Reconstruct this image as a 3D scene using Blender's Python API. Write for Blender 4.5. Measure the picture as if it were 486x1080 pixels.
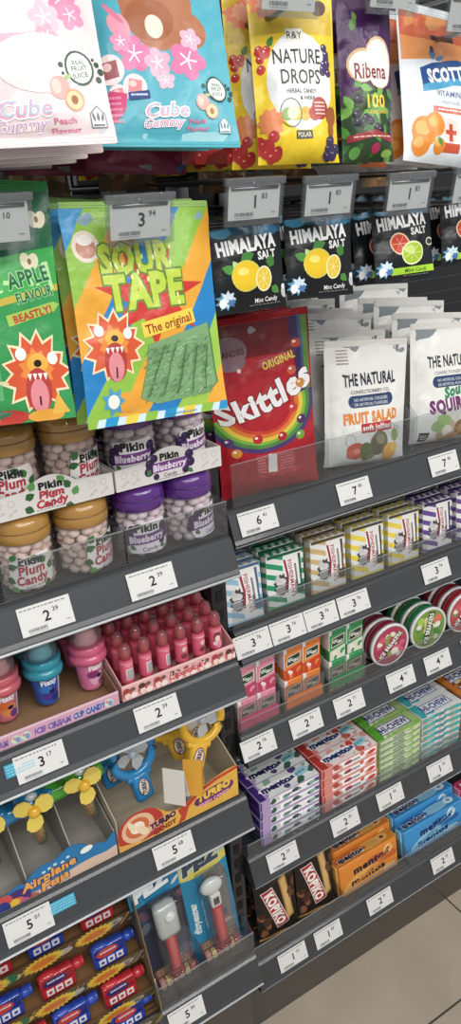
import bpy, bmesh, math, random
from mathutils import Vector, Matrix, noise
PI = math.pi
C = bpy.context.scene.collection
for o in list(bpy.data.objects): bpy.data.objects.remove(o)

# ------------------------------------------------------------ camera, world, light, exposure
cd = bpy.data.cameras.new('camera'); cam = bpy.data.objects.new('camera', cd); C.objects.link(cam)
cd.sensor_fit = 'VERTICAL'; cd.sensor_height = 36; cd.lens = 27.63; cd.clip_start = 0.02
yaw, pitch, roll = math.radians(30.86), math.radians(22.83), math.radians(3.415)
fw = Vector((math.sin(yaw)*math.cos(pitch), math.cos(yaw)*math.cos(pitch), -math.sin(pitch)))
ri = Vector((math.cos(yaw), -math.sin(yaw), 0)); dn = fw.cross(ri)
r2 = ri*math.cos(roll) + dn*math.sin(roll); d2 = -ri*math.sin(roll) + dn*math.cos(roll)
cam.matrix_world = Matrix(((r2.x, -d2.x, -fw.x, 0), (r2.y, -d2.y, -fw.y, -0.849), (r2.z, -d2.z, -fw.z, 1.5), (0, 0, 0, 1)))
bpy.context.scene.camera = cam
world = bpy.data.worlds.new('world'); bpy.context.scene.world = world; world.use_nodes = True
world.node_tree.nodes['Background'].inputs[0].default_value = (0.98, 0.99, 1.0, 1)
world.node_tree.nodes['Background'].inputs[1].default_value = 0.46
def area(name, loc, rot, sx, sy, power, col=(1, 0.98, 0.95)):
    l = bpy.data.lights.new(name, 'AREA'); l.shape = 'RECTANGLE'; l.size = sx; l.size_y = sy; l.energy = power; l.color = col
    o = bpy.data.objects.new(name, l); C.objects.link(o); o.location = loc; o.rotation_euler = rot; return o
for lx, ly, ang, pw in ((0.3, -1.15, 20, 9), (0.5, -1.9, 33, 26), (0.7, -2.9, 47, 40), (0.2, -4.6, 58, 12)):
    area('ceiling_strip_light', (lx, ly, 2.9), (math.radians(ang), 0, 0), 3.6, 0.10, pw)
for lx, ly in ((-0.5, -1.3), (0.9, -1.6), (2.0, -1.9), (-1.2, -2.6), (0.3, -2.9)):  # small unseen lights added overhead for glints on the bag film
    area('added_glint_light', (lx, ly, 2.85), (math.radians(28), 0, 0), 0.14, 0.14, 2.2)
vs = bpy.context.scene.view_settings
vs.view_transform = 'Standard'; vs.look = 'None'; vs.gamma = 1; vs.use_curve_mapping = False; vs.exposure = 0.0

# ------------------------------------------------------------ materials
def lin(h):
    h = h.lstrip('#'); v = [int(h[i:i+2], 16)/255 for i in (0, 2, 4)]
    g = .3*v[0]+.59*v[1]+.11*v[2]; v = [(g+(x-g)*.86)*.975 for x in v]   # printed inks are a little muted
    return tuple(x/12.92 if x <= .04045 else ((x+.055)/1.055)**2.4 for x in v) + (1,)
_m = {}
KINDS = {'film': (.27, 0, .08), 'ink': (.29, 0, .06), 'card': (.6, 0, 0), 'plastic': (.3, 0, .2), 'gloss': (.12, 0, .5), 'steel': (.3, .9, 0), 'matte': (.8, 0, 0), 'dark': (.33, .15, .25), 'foil': (.28, .35, .4)}
def mt(h, kind='film'):
    k = (h, kind)
    if k in _m: return _m[k]
    m = bpy.data.materials.new(kind + '_' + h.strip('#')); m.use_nodes = True
    nt = m.node_tree; b = nt.nodes['Principled BSDF']
    r, me, co = KINDS[kind]
    b.inputs['Base Color'].default_value = lin(h); b.inputs['Roughness'].default_value = r; b.inputs['Metallic'].default_value = me
    if kind in ('film', 'ink'): b.inputs['Specular IOR Level'].default_value = .32
    b.inputs['Coat Weight'].default_value = co; b.inputs['Coat Roughness'].default_value = .12
    if kind in ('film', 'foil', 'ink'):
        tc = nt.nodes.new('ShaderNodeTexCoord'); n = nt.nodes.new('ShaderNodeTexNoise'); n.inputs['Scale'].default_value = 34; n.inputs['Detail'].default_value = 3
        bp = nt.nodes.new('ShaderNodeBump'); bp.inputs['Strength'].default_value = .6; bp.inputs['Distance'].default_value = .004
        nt.links.new(tc.outputs['Object'], n.inputs['Vector']); nt.links.new(n.outputs['Fac'], bp.inputs['Height']); nt.links.new(bp.outputs['Normal'], b.inputs['Normal'])
        nt.links.new(bp.outputs['Normal'], b.inputs['Coat Normal'])
    _m[k] = m; return m
def clear(name='clear_acrylic', tint='#f8fafb', body=.018, ior=1.45, rough=.06):
    if name in _m: return _m[name]
    m = bpy.data.materials.new(name); m.use_nodes = True; nt = m.node_tree; nt.nodes.clear()
    out = nt.nodes.new('ShaderNodeOutputMaterial'); tr = nt.nodes.new('ShaderNodeBsdfTransparent'); gl = nt.nodes.new('ShaderNodeBsdfGlossy'); df = nt.nodes.new('ShaderNodeBsdfDiffuse')
    tr.inputs[0].default_value = lin(tint); gl.inputs['Roughness'].default_value = rough; df.inputs[0].default_value = lin(tint)
    lw = nt.nodes.new('ShaderNodeLayerWeight'); lw.inputs[0].default_value = .5
    pw = nt.nodes.new('ShaderNodeMath'); pw.operation = 'POWER'; pw.inputs[1].default_value = 4.5; nt.links.new(lw.outputs['Facing'], pw.inputs[0])
    fr = nt.nodes.new('ShaderNodeMath'); fr.operation = 'MULTIPLY_ADD'; fr.inputs[1].default_value = .85; fr.inputs[2].default_value = .045; nt.links.new(pw.outputs[0], fr.inputs[0])
    a = nt.nodes.new('ShaderNodeMixShader'); a.inputs[0].default_value = body; nt.links.new(tr.outputs[0], a.inputs[1]); nt.links.new(df.outputs[0], a.inputs[2])
    b = nt.nodes.new('ShaderNodeMixShader'); nt.links.new(fr.outputs[0], b.inputs[0]); nt.links.new(a.outputs[0], b.inputs[1]); nt.links.new(gl.outputs[0], b.inputs[2])
    nt.links.new(b.outputs[0], out.inputs[0]); _m[name] = m; return m
ACR = clear(); 

# ------------------------------------------------------------ mesh builder
class MB:
    def __init__(s): s.v = []; s.f = []; s.k = []; s.m = []; s.sm = []; s.nn = []; s.cn = False
    def mi(s, mat):
        if mat not in s.m: s.m.append(mat)
        return s.m.index(mat)
    def put(s, vs, fs, mat, T=None, smooth=False, nr=None):
        o = len(s.v); k = s.mi(mat); s.nn += nr if nr else [Vector((0, 0, 0))]*len(vs); s.cn = s.cn or bool(nr)
        s.v += [(T @ Vector(v)) if T else Vector(v) for v in vs]
        for f in fs: s.f.append([i+o for i in f]); s.k.append(k); s.sm.append(smooth)
        return s
    def box(s, x0, x1, y0, y1, z0, z1, mat, r=0, T=None):
        bm = bmesh.new(); bmesh.ops.create_cube(bm, size=1)
        for v in bm.verts: v.co = ((x0+x1)/2+v.co.x*(x1-x0), (y0+y1)/2+v.co.y*(y1-y0), (z0+z1)/2+v.co.z*(z1-z0))
        if r: bmesh.ops.bevel(bm, geom=bm.edges[:], offset=r, segments=2, affect='EDGES', profile=.6)
        bm.verts.index_update(); s.put([v.co.copy() for v in bm.verts], [[v.index for v in f.verts] for f in bm.faces], mat, T, r > 0); bm.free(); return s
    def lathe(s, prof, mat, seg=24, T=None, smooth=True):   # profile of (radius, z)
        vs = []; fs = []
        for r, z in prof:
            for i in range(seg): a = 2*PI*i/seg; vs.append((r*math.cos(a), r*math.sin(a), z))
        for j in range(len(prof)-1):
            for i in range(seg): n = (i+1) % seg; fs.append([j*seg+i, j*seg+n, (j+1)*seg+n, (j+1)*seg+i])
        fs.append(list(range(seg))[::-1]); fs.append([(len(prof)-1)*seg+i for i in range(seg)])
        return s.put(vs, fs, mat, T, smooth)
    def tube(s, path, r, mat, seg=8, T=None, closed=False):
        P = [Vector(p) for p in path]; vs = []; fs = []; n = len(P); up = Vector((0, 0, 1))
        for j, p in enumerate(P):
            a = P[(j-1) % n] if (closed or j > 0) else p; b = P[(j+1) % n] if (closed or j < n-1) else p
            t = (b-a).normalized(); u = t.cross(up)
            if u.length < .05: u = t.cross(Vector((1, 0, 0)))
            u.normalize(); w = t.cross(u)
            rr = r[j] if isinstance(r, (list, tuple)) else r
            for i in range(seg): q = 2*PI*i/seg; vs.append(p+u*rr*math.cos(q)+w*rr*math.sin(q))
        for j in range(n if closed else n-1):
            k = (j+1) % n
            for i in range(seg): m = (i+1) % seg; fs.append([j*seg+i, j*seg+m, k*seg+m, k*seg+i])
        if not closed: fs.append(list(range(seg))[::-1]); fs.append([(n-1)*seg+i for i in range(seg)])
        return s.put(vs, fs, mat, T, True)
    def prism(s, poly, a, b, mat, axis='x', T=None, smooth=False):   # poly extruded along an axis
        n = len(poly)
        g = {'x': lambda p, t: (t, p[0], p[1]), 'y': lambda p, t: (p[0], t, p[1]), 'z': lambda p, t: (p[0], p[1], t)}[axis]
        vs = [g(p, a) for p in poly]+[g(p, b) for p in poly]
        fs = [[i, (i+1) % n, n+(i+1) % n, n+i] for i in range(n)]+[list(range(n))[::-1], [n+i for i in range(n)]]
        return s.put(vs, fs, mat, T, smooth)
    def blob(s, c, r, mat, T=None, seg=10):
        vs = []; fs = []; R = seg//2+1
        for j in range(R+1):
            ph = PI*j/R
            for i in range(seg): a = 2*PI*i/seg; vs.append((c[0]+r[0]*math.sin(ph)*math.cos(a), c[1]+r[1]*math.sin(ph)*math.sin(a), c[2]-r[2]*math.cos(ph)))
        for j in range(R):
            for i in range(seg): n = (i+1) % seg; fs.append([j*seg+i, j*seg+n, (j+1)*seg+n, (j+1)*seg+i])
        return s.put(vs, fs, mat, T, True)
    def mesh(s, name):
        me = bpy.data.meshes.new(name); me.from_pydata(s.v, [], s.f)
        for m in s.m: me.materials.append(m)
        me.polygons.foreach_set('material_index', s.k); me.polygons.foreach_set('use_smooth', s.sm)
        if s.cn: me.update(); me.normals_split_custom_set_from_vertices([tuple(n) for n in s.nn]); return me
        bm = bmesh.new(); bm.from_mesh(me); bmesh.ops.remove_doubles(bm, verts=bm.verts, dist=2e-6); bmesh.ops.recalc_face_normals(bm, faces=bm.faces)
        bm.to_mesh(me); bm.free(); me.update(); return me
    def build(s, name, parent=None):
        o = bpy.data.objects.new(name, s.mesh(name)); C.objects.link(o)
        if parent: o.parent = parent
        return o
def tag(o, label=None, cat=None, group=None, kind=None):
    if label: o['label'] = label
    if cat: o['category'] = cat
    if group: o['group'] = group
    if kind: o['kind'] = kind
    return o
def thing(name, label, cat, loc=(0, 0, 0), rot=(0, 0, 0), group=None):
    o = bpy.data.objects.new(name, None); C.objects.link(o); o.empty_display_size = .02
    o.location = loc; o.rotation_euler = rot; return tag(o, label, cat, group)
def dup(root, loc, rot=None, label=None, group=None):
    r = root.copy(); C.objects.link(r); r.location = loc
    if rot is not None: r.rotation_euler = rot
    if label: r['label'] = label
    if group: r['group'] = group
    for ch in list(root.children):
        c = ch.copy(); C.objects.link(c); c.parent = r
        for g in list(ch.children):
            d = g.copy(); C.objects.link(d); d.parent = c
    return r
def orient(yw, tilt, rl):
    R = math.radians
    return (Matrix.Rotation(R(yw), 3, 'Z') @ Matrix.Rotation(R(-tilt), 3, 'X') @ Matrix.Rotation(R(rl), 3, 'Y')).to_euler()

# ------------------------------------------------------------ printed artwork
_t = {}
def text_data(s, bold, shear, sp=1.0):
    k = (s, bold, shear, sp)
    if k in _t: return _t[k]
    cu = bpy.data.curves.new('t', 'FONT'); cu.body = s; cu.offset = bold; cu.shear = shear; cu.space_character = sp; cu.resolution_u = 2; cu.size = 1
    o = bpy.data.objects.new('t', cu); C.objects.link(o)
    me = bpy.data.meshes.new_from_object(o.evaluated_get(bpy.context.evaluated_depsgraph_get()))
    vs = [(v.co.x, v.co.y) for v in me.vertices]; fs = [list(p.vertices) for p in me.polygons]
    bpy.data.objects.remove(o); bpy.data.curves.remove(cu); bpy.data.meshes.remove(me)
    xs = [v[0] for v in vs] or [0, 1]
    _t[k] = (vs, fs, min(xs), max(xs)); return _t[k]
class Art:
    """flat print in millimetres, u across and v up, laid on a surface by onto()"""
    def __init__(s): s.it = []; s.n = 0
    def raw(s, vs, fs, col, kind='ink'): s.n += 1; s.it.append((vs, fs, mt(col, kind) if isinstance(col, str) else col, s.n)); return s
    def poly(s, p, col, kind='ink'): return s.raw(p, [list(range(len(p)))], col, kind)
    def rect(s, u0, v0, u1, v1, col, rot=0, kind='ink'):
        cu, cv = (u0+u1)/2, (v0+v1)/2; a = math.radians(rot); c, d = math.cos(a), math.sin(a)
        return s.poly([(cu+(x-cu)*c-(y-cv)*d, cv+(x-cu)*d+(y-cv)*c) for x, y in ((u0, v0), (u1, v0), (u1, v1), (u0, v1))], col, kind)
    def ell(s, u, v, a, b, col, rot=0, n=18, kind='ink'):
        r = math.radians(rot); c, d = math.cos(r), math.sin(r)
        return s.poly([(u+a*math.cos(t)*c-b*math.sin(t)*d, v+a*math.cos(t)*d+b*math.sin(t)*c) for t in [2*PI*i/n for i in range(n)]], col, kind)
    def ring(s, u, v, a, b, w, col, n=20, t0=0, t1=360):
        T = [math.radians(t0+(t1-t0)*i/n) for i in range(n+1)]
        vs = [(u+a*math.cos(t), v+b*math.sin(t)) for t in T]+[(u+(a-w)*math.cos(t), v+(b-w)*math.sin(t)) for t in T]
        return s.raw(vs, [[i, i+1, n+2+i, n+1+i] for i in range(n)], col)
    def line(s, pts, w, col):
        for (a, b), (c, d) in zip(pts, pts[1:]):
            L = math.hypot(c-a, d-b) or 1; x, y = -(d-b)/L*w/2, (c-a)/L*w/2
            s.poly([(a+x, b+y), (a-x, b-y), (c-x, d-y), (c+x, d+y)], col)
        return s
    def burst(s, u, v, a, b, col, n=14, k=.72, rot=0, seed=1):
        rd = random.Random(seed); p = []
        for i in range(2*n):
            t = PI*i/n+math.radians(rot); q = (k if i % 2 else 1)*(1+rd.uniform(-.06, .06)); p.append((u+a*q*math.cos(t), v+b*q*math.sin(t)))
        return s.raw(p+[(u, v)], [[i, (i+1) % (2*n), 2*n] for i in range(2*n)], col)
    def flower(s, u, v, r, col, mid='#fbe3ea', rot=0):
        for i in range(5): t = math.radians(72*i+rot); s.ell(u+r*.55*math.cos(t), v+r*.55*math.sin(t), r*.48, r*.42, col, math.degrees(t), 12)
        for i in range(5): t = math.radians(72*i+rot); s.line([(u, v), (u+r*.5*math.cos(t), v+r*.5*math.sin(t))], r*.08, mid)
        return s
    def berry(s, u, v, r, col, hi='#ffffff'): s.ell(u, v, r, r, col, 0, 12); return s.ell(u-r*.3, v+r*.35, r*.22, r*.18, hi, 0, 8)
    def leaf(s, u, v, L, w, col, rot=0):
        r = math.radians(rot); P = [(0, 0), (L*.3, w*.5), (L*.65, w*.42), (L, 0), (L*.65, -w*.42), (L*.3, -w*.5)]
        return s.poly([(u+x*math.cos(r)-y*math.sin(r), v+x*math.sin(r)+y*math.cos(r)) for x, y in P], col)
    def text(s, t, u, v, h, col, w=None, rot=0, shear=0, bold=.012, out=None, ow=.05, fn=None, fill=None):
        """capital height h, centred on u with its baseline centre at v; out draws an outline"""
        def one(b, c):
            sp = 1+round(1.9*min(bold, .07), 3); vs, fs, x0, x1 = text_data(t, b, shear, sp); _, _, a0, a1 = text_data(t, 0, shear, sp)
            k = h/.7; kx = (w/(a1-a0)) if w else k; r = math.radians(rot); cc, dd = math.cos(r), math.sin(r); m = (a0+a1)/2; P = []
            for x, y in vs:
                X, Y = (x-m)*kx, y*k-h/2
                if fn: X, Y = fn(X, Y)
                P.append((u+X*cc-Y*dd, v+X*dd+Y*cc))
            s.raw(P, fs, c)
        if out: one(bold+ow, out)
        one(bold, col); return s
    def dashes(s, u, v, w, h, rows, col, seed=0, rot=0):
        rd = random.Random(seed)
        for r in range(rows):
            y = v-(r+.5)*h/rows; x = u-w/2+rd.uniform(0, .03)*w
            while x < u+w/2-.5:
                L = min(rd.uniform(.04, .12)*w, u+w/2-x); s.rect(x, y-h/rows*.22, x+L, y+h/rows*.22, col); x += L+.025*w
        return s
    def bars(s, u, v, w, h, col='#222222', seed=0):
        rd = random.Random(seed); x = u-w/2
        while x < u+w/2: L = rd.uniform(.3, .9)*w/22; s.rect(x, v-h/2, x+L, v+h/2, col); x += L+rd.uniform(.4, 1)*w/22
        return s
    def onto(s, B, F, us, vs, T=None, eps=.000007, N=None):
        """us, vs: even grid lines in mm (also the clip bounds); F(u,v) -> Vector in metres on the facets of the grid; N(u,v) smooth normal"""
        bm = bmesh.new(); mats = []
        def mi(m):
            if m not in mats: mats.append(m)
            return mats.index(m)
        for pv, fs, m, lay in s.it:
            V = [bm.verts.new((p[0], p[1], lay)) for p in pv]; k = mi(m)
            for f in fs:
                if len(set(f)) < 3: continue
                if sum(pv[f[i]][0]*pv[f[(i+1) % len(f)]][1]-pv[f[(i+1) % len(f)]][0]*pv[f[i]][1] for i in range(len(f))) < 0: f = f[::-1]
                try: q = bm.faces.new([V[i] for i in f]); q.material_index = k
                except ValueError: pass
        cuts = [((1, 0, 0), (x, 0, 0), i == 0, i == len(us)-1) for i, x in enumerate(us)]+[((0, 1, 0), (0, y, 0), j == 0, j == len(vs)-1) for j, y in enumerate(vs)]
        nu, nv = len(us)-1, len(vs)-1
        if nu+nv > 2:
            du, dv = us[1]-us[0], vs[1]-vs[0]
            for k in range(-nv+1, nu): cuts.append(((dv, -du, 0), (us[0]+k*du, vs[0], 0), False, False))
        for no, co, ci, c2 in cuts:
            bmesh.ops.bisect_plane(bm, geom=bm.verts[:]+bm.edges[:]+bm.faces[:], dist=1e-5, plane_co=co, plane_no=Vector(no).normalized(), clear_inner=ci, clear_outer=c2)
        bm.verts.index_update(); out = []; nr = []
        for v in bm.verts:
            u, w, z = v.co; p = F(u, w)
            n = N(u, w) if N else (F(u+.5, w)-F(u-.5, w)).cross(F(u, w+.5)-F(u, w-.5)).normalized()
            out.append(p+n*(eps*z+.00003)); nr.append(n)
        by = {}
        for f in bm.faces: by.setdefault(f.material_index, []).append([v.index for v in f.verts])
        for k, fs in by.items():
            used = sorted({i for f in fs for i in f}); mp = {a: b for b, a in enumerate(used)}
            B.put([out[i] for i in used], [[mp[i] for i in f] for f in fs], mats[k], T, True, [nr[i] for i in used] if N else None)
        bm.free()
def facet(F, us, vs):
    """F sampled at the grid corners and interpolated on the two triangles of each cell"""
    du, dv = us[1]-us[0], vs[1]-vs[0]; nu, nv = len(us)-1, len(vs)-1; cache = {}
    def g(i, j):
        if (i, j) not in cache: cache[(i, j)] = F(us[0]+i*du, vs[0]+j*dv)
        return cache[(i, j)]
    def G(u, v):
        a = (u-us[0])/du; b = (v-vs[0])/dv; i = min(nu-1, max(0, int(a))); j = min(nv-1, max(0, int(b))); a -= i; b -= j
        if a >= b: return g(i, j)*(1-a)+g(i+1, j)*(a-b)+g(i+1, j+1)*b
        return g(i, j)*(1-b)+g(i, j+1)*(b-a)+g(i+1, j+1)*a
    def N(u, v, d=1.0):
        n = (F(u+d, v)-F(u-d, v)).cross(F(u, v+d)-F(u, v-d)); return n.normalized() if n.length > 1e-14 else Vector((0, -1, 0))
    return G, N, g
def sheet(B, F, us, vs, base, art=None):
    """triangulated surface over the grid with its print"""
    G, N, g = facet(F, us, vs); nu, nv = len(us)-1, len(vs)-1
    P = [g(i, j) for j in range(nv+1) for i in range(nu+1)]; fs = []
    for j in range(nv):
        for i in range(nu): q = j*(nu+1)+i; fs += [[q, q+1, q+nu+2], [q, q+nu+2, q+nu+1]]
    B.put(P, fs, mt(base) if isinstance(base, str) else base, None, True, [N(us[i], vs[j]) for j in range(nv+1) for i in range(nu+1)])
    if art: art.onto(B, G, us, vs, N=N)
def lsp(a, b, n): return [a+(b-a)*i/n for i in range(n+1)]
def art_flat(B, art, origin, ux, uy, w, h, eps=.00001):
    """print on a flat face: origin is the bottom centre of the face, ux/uy its axes"""
    o, X, Y = Vector(origin), Vector(ux).normalized(), Vector(uy).normalized()
    art.onto(B, lambda u, v: o+X*u*.001+Y*v*.001, [-w/2, w/2], [0, h], eps=eps)

# ------------------------------------------------------------ floor and shelving
def floor():
    m = bpy.data.materials.new('floor_tiles'); m.use_nodes = True; nt = m.node_tree; b = nt.nodes['Principled BSDF']
    tc = nt.nodes.new('ShaderNodeTexCoord'); mp = nt.nodes.new('ShaderNodeMapping'); mp.inputs['Location'].default_value = (.18, .16, 0)
    br = nt.nodes.new('ShaderNodeTexBrick'); br.offset = 0; br.inputs['Scale'].default_value = 1; br.inputs['Brick Width'].default_value = .6; br.inputs['Row Height'].default_value = .6; br.inputs['Mortar Size'].default_value = .0022
    br.inputs['Color1'].default_value = lin('#c9b9a2'); br.inputs['Color2'].default_value = lin('#c9b9a2'); br.inputs['Mortar'].default_value = lin('#5c5146')
    n = nt.nodes.new('ShaderNodeTexNoise'); n.inputs['Scale'].default_value = 9; n.inputs['Detail'].default_value = 6
    mx = nt.nodes.new('ShaderNodeMix'); mx.data_type = 'RGBA'; mx.blend_type = 'MULTIPLY'; mx.inputs[0].default_value = .35
    nt.links.new(tc.outputs['Object'], mp.inputs[0]); nt.links.new(mp.outputs[0], br.inputs[0]); nt.links.new(tc.outputs['Object'], n.inputs[0])
    nt.links.new(br.outputs[0], mx.inputs[6]); nt.links.new(n.outputs[0], mx.inputs[7]); nt.links.new(mx.outputs[2], b.inputs['Base Color']); b.inputs['Roughness'].default_value = .35
    B = MB(); B.box(-1.5, 4, -3.5, 2, -.03, 0, m); o = B.build('floor'); tag(o, kind='structure')
floor()
DK = mt('#3c3e42', 'dark'); STRIP = mt('#3f4145', 'dark'); BLK = mt('#1c1c1f', 'dark'); EDGE = mt('#c9ced2', 'gloss'); RIB = mt('#3a3c3f', 'dark')
def ticket_strip(x0, x1, fy, z, parent, bright=False):
    B = MB()
    p = [(fy+.045, z+.004), (fy+.013, z+.004), (fy+.009, z+.0065), (fy+.004, z+.004), (fy+.0005, z+.001), (fy-.0135, z-.034), (fy-.0165, z-.039), (fy-.014, z-.044), (fy-.004, z-.046), (fy+.045, z-.030)]
    B.prism(p, x0, x1, STRIP)
    for k in (.2, .5, .8): B.tube([(x0+.001, fy+.014+k*.028, z+.0045), (x1-.001, fy+.014+k*.028, z+.0045)], .0008, RIB, 5)
    B.tube([(x0, fy+.0085, z+.0075), (x1, fy+.0085, z+.0075)], .0015, RIB, 6)
    s = B.build('ticket_strip', parent)
    E = MB(); E.tube([(x0, fy-.0162, z-.0425), (x1, fy-.0162, z-.0425)], .0019 if bright else .0012, EDGE if bright else mt('#8c9094', 'gloss'), 6); E.build('strip_lip', s)
    return s
def bay(label, x0, x1, fy, levels, back, bright, z_top, labels):
    t = thing('shelving_bay', label, 'shelving', ((x0+x1)/2, fy+.2, 0))
    def part(B, name): o = B.build(name); o.parent = t; o.matrix_parent_inverse = Matrix.Translation(-t.location); return o
    B = MB(); B.box(x0, x1, back, back+.02, .0, z_top, BLK)
    for i in range(int(z_top/.03)): B.box(x0+.01, x1-.01, back-.0012, back, .02+i*.03, .022+i*.03, DK)
    part(B, 'back_panel')
    for z, l in zip(levels, labels):
        B = MB(); B.box(x0+.002, x1-.002, fy+.035, back-.002, z-.018, z+.003, DK, .001); s = B.build('shelf'); tag(s, l, 'shelf')
        ticket_strip(x0+.001, x1-.001, fy, z, s, bright)
    B = MB(); B.box(x0+.002, x1-.002, fy+.022, fy+.04, 0, min(levels)-.03, mt('#4a443f', 'dark')); part(B, 'kick_plate')
    return t
RZ = [1.078, .886, .697, .442, .187]; LZ = [1.074, .885, .648, .309]
bay('dark grey shelving bay on the right with five shelves over the tiled floor', .502, 1.75, 0, RZ, .42, False, 2.2, ['dark grey top shelf of the right bay under the large candy bags', 'dark grey shelf of the right bay under the striped packets', 'dark grey shelf of the right bay under the mint boxes and round tins', 'dark grey shelf of the right bay under the stacked chewy packs', 'dark grey lowest shelf of the right bay just above the floor'])
bay('dark grey shelving bay on the left with four shelves of jars and toy candy', -.25, .470, -.063, LZ, .42, True, 2.2, ['dark grey top shelf of the left bay under the candy jars', 'dark grey shelf of the left bay under ice cream cups and lipstick sweets', 'dark grey shelf of the left bay under the fan toy trays', 'dark grey lowest shelf of the left bay under the dispenser cards'])
B = MB(); B.box(.474, .500, .012, .42, 0, 1.16, BLK, .002)
for i in range(34): B.box(.482, .492, .0105, .0125, .05+i*.032, .067+i*.032, mt('#08080a', 'matte'))
tag(B.build('shelving_upright'), 'black slotted steel upright standing between the two shelving bays', 'shelving upright')

def riser(x0, x1, y, z, h, divs, label, depth=.12):
    t = thing('acrylic_riser', label, 'shelf riser', ((x0+x1)/2, y, z))
    X = (x1-x0)/2
    B = MB(); B.box(-X, X, -.0008, .0008, 0, h, ACR, 0); B.build('front_panel', t)
    B = MB(); B.box(-X, X, -.0009, .0009, h, h+.0006, clear('cut_edge', '#dfe5e8', .3)); B.build('top_edge', t)
    for d in divs:
        B = MB(); B.prism([(0.001, 0), (depth, 0), (depth, h*1.25), (.02, h*1.25), (.001, h)], d-(x0+x1)/2-.0006, d-(x0+x1)/2+.0006, ACR); B.build('divider', t)
    return t

# ------------------------------------------------------------ price tags
def price_tag_mesh(big, small, seed, cut=False):
    B = MB(); W, H = 62, 33
    B.box(-.031, .031, 0, .0005, -.033, 0, mt('#dcdcda', 'card'))
    a = Art(); a.dashes(-2, 31, 54, 3.2, 1, '#8a8a88', seed); a.text(big, 1, 17, 12, '#202024', bold=.018)
    a.text(small, 12, 22, 5.2, '#3a3a3e', bold=.012); a.bars(-12, 5.2, 22, 3.6, '#55555a', seed); a.dashes(-12, 2.6, 22, 1.3, 1, '#8a8a88', seed+1); a.dashes(24, 7, 5, 2, 1, '#777777', seed+3)
    art_flat(B, a, (0, -.0001, -.033), (1, 0, 0), (0, 0, 1), W, H)
    return B
TAGG = {}
def price_tag(x, fy, z, big, small, label, seed=0, rot=None, hook=False, dy=0, sl=True):
    o = price_tag_mesh(big, small, seed).build('price_tag'); tag(o, label, 'price tag', 'white price tags')
    o.location = (x, fy, z); o.rotation_euler = rot or (math.radians(-22.5), 0, math.radians(dy)); return o
def st(x, row, big, small, label, L=False, dz=0):
    z = (LZ if L else RZ)[row]; price_tag(x, (-.063 if L else 0)-.0020, z+.0004+dz, big, small, label, seed=int(x*1000)+row)
st(.2145, 0, '2', '39', 'white price tag 2.39 below the gold lidded jars', True)
st(.3485, 0, '2', '39', 'white price tag 2.39 below the purple lidded jars', True)
st(.179, 1, '3', '17', 'white price tag 3.17 below the ice cream cup sweets', True)
st(.337, 1, '2', '39', 'white price tag 2.39 below the lipstick sweets tray', True)
st(.1265, 2, '5', '01', 'white price tag 5.01 below the airplane fan toys tray', True)
st(.339, 2, '5', '68', 'white price tag 5.68 below the yellow ring fan toys tray', True)
st(.330, 3, '5', '90', 'white price tag on lowest left shelf below the dispenser cards', True)
st(.5465, 0, '6', '41', 'white price tag 6.41 below the red candy bag')
st(.720, 0, '7', '45', 'white price tag 7.45 below the white fruit gummy bag')
st(.907, 0, '7', '45', 'white price tag 7.45 below the white sour gummy bag')
for i, x in enumerate((.5275, .5915, .655, .720)): st(x, 1, '3', '76', ['leftmost of the row of price tags 3.76 below the blue striped packets', 'price tag 3.76 second in the row below the green striped packets', 'price tag 3.76 third in the row below the tan striped packets', 'price tag 3.76 fourth in the row above the red round tins'][i])
st(.902, 1, '3', '74', 'price tag 3.74 below the purple striped packets')
st(.5285, 2, '2', '76', 'price tag 2.76 below the pink mint boxes'); st(.622, 2, '2', '76', 'price tag 2.76 below the orange mint boxes'); st(.712, 2, '2', '71', 'price tag 2.71 below the green mint boxes')
st(.829, 2, '4', '90', 'price tag 4.90 below the red round tin'); st(.918, 2, '4', '90', 'price tag 4.90 below the green round tin'); st(1.012, 2, '4', '90', 'price tag at the right edge of the frame below the round tins')
st(.566, 3, '2', '20', 'price tag 2.20 below the purple chewy rolls'); st(.704, 3, '2', '20', 'price tag 2.20 below the strawberry chewy rolls')
st(.812, 3, '1', '95', 'price tag 1.95 below the green chewy sticks'); st(.940, 3, '1', '95', 'price tag 1.95 below the teal and white chewy sticks')
st(.5795, 4, '1', '73', 'price tag 1.73 leftmost on the lowest right shelf'); st(.663, 4, '1', '87', 'price tag 1.87 second from left on the lowest right shelf')
st(.793, 4, '2', '39', 'price tag 2.39 below the orange chewy boxes'); st(.966, 4, '2', '39', 'price tag 2.39 below the blue chewy boxes')

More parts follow.
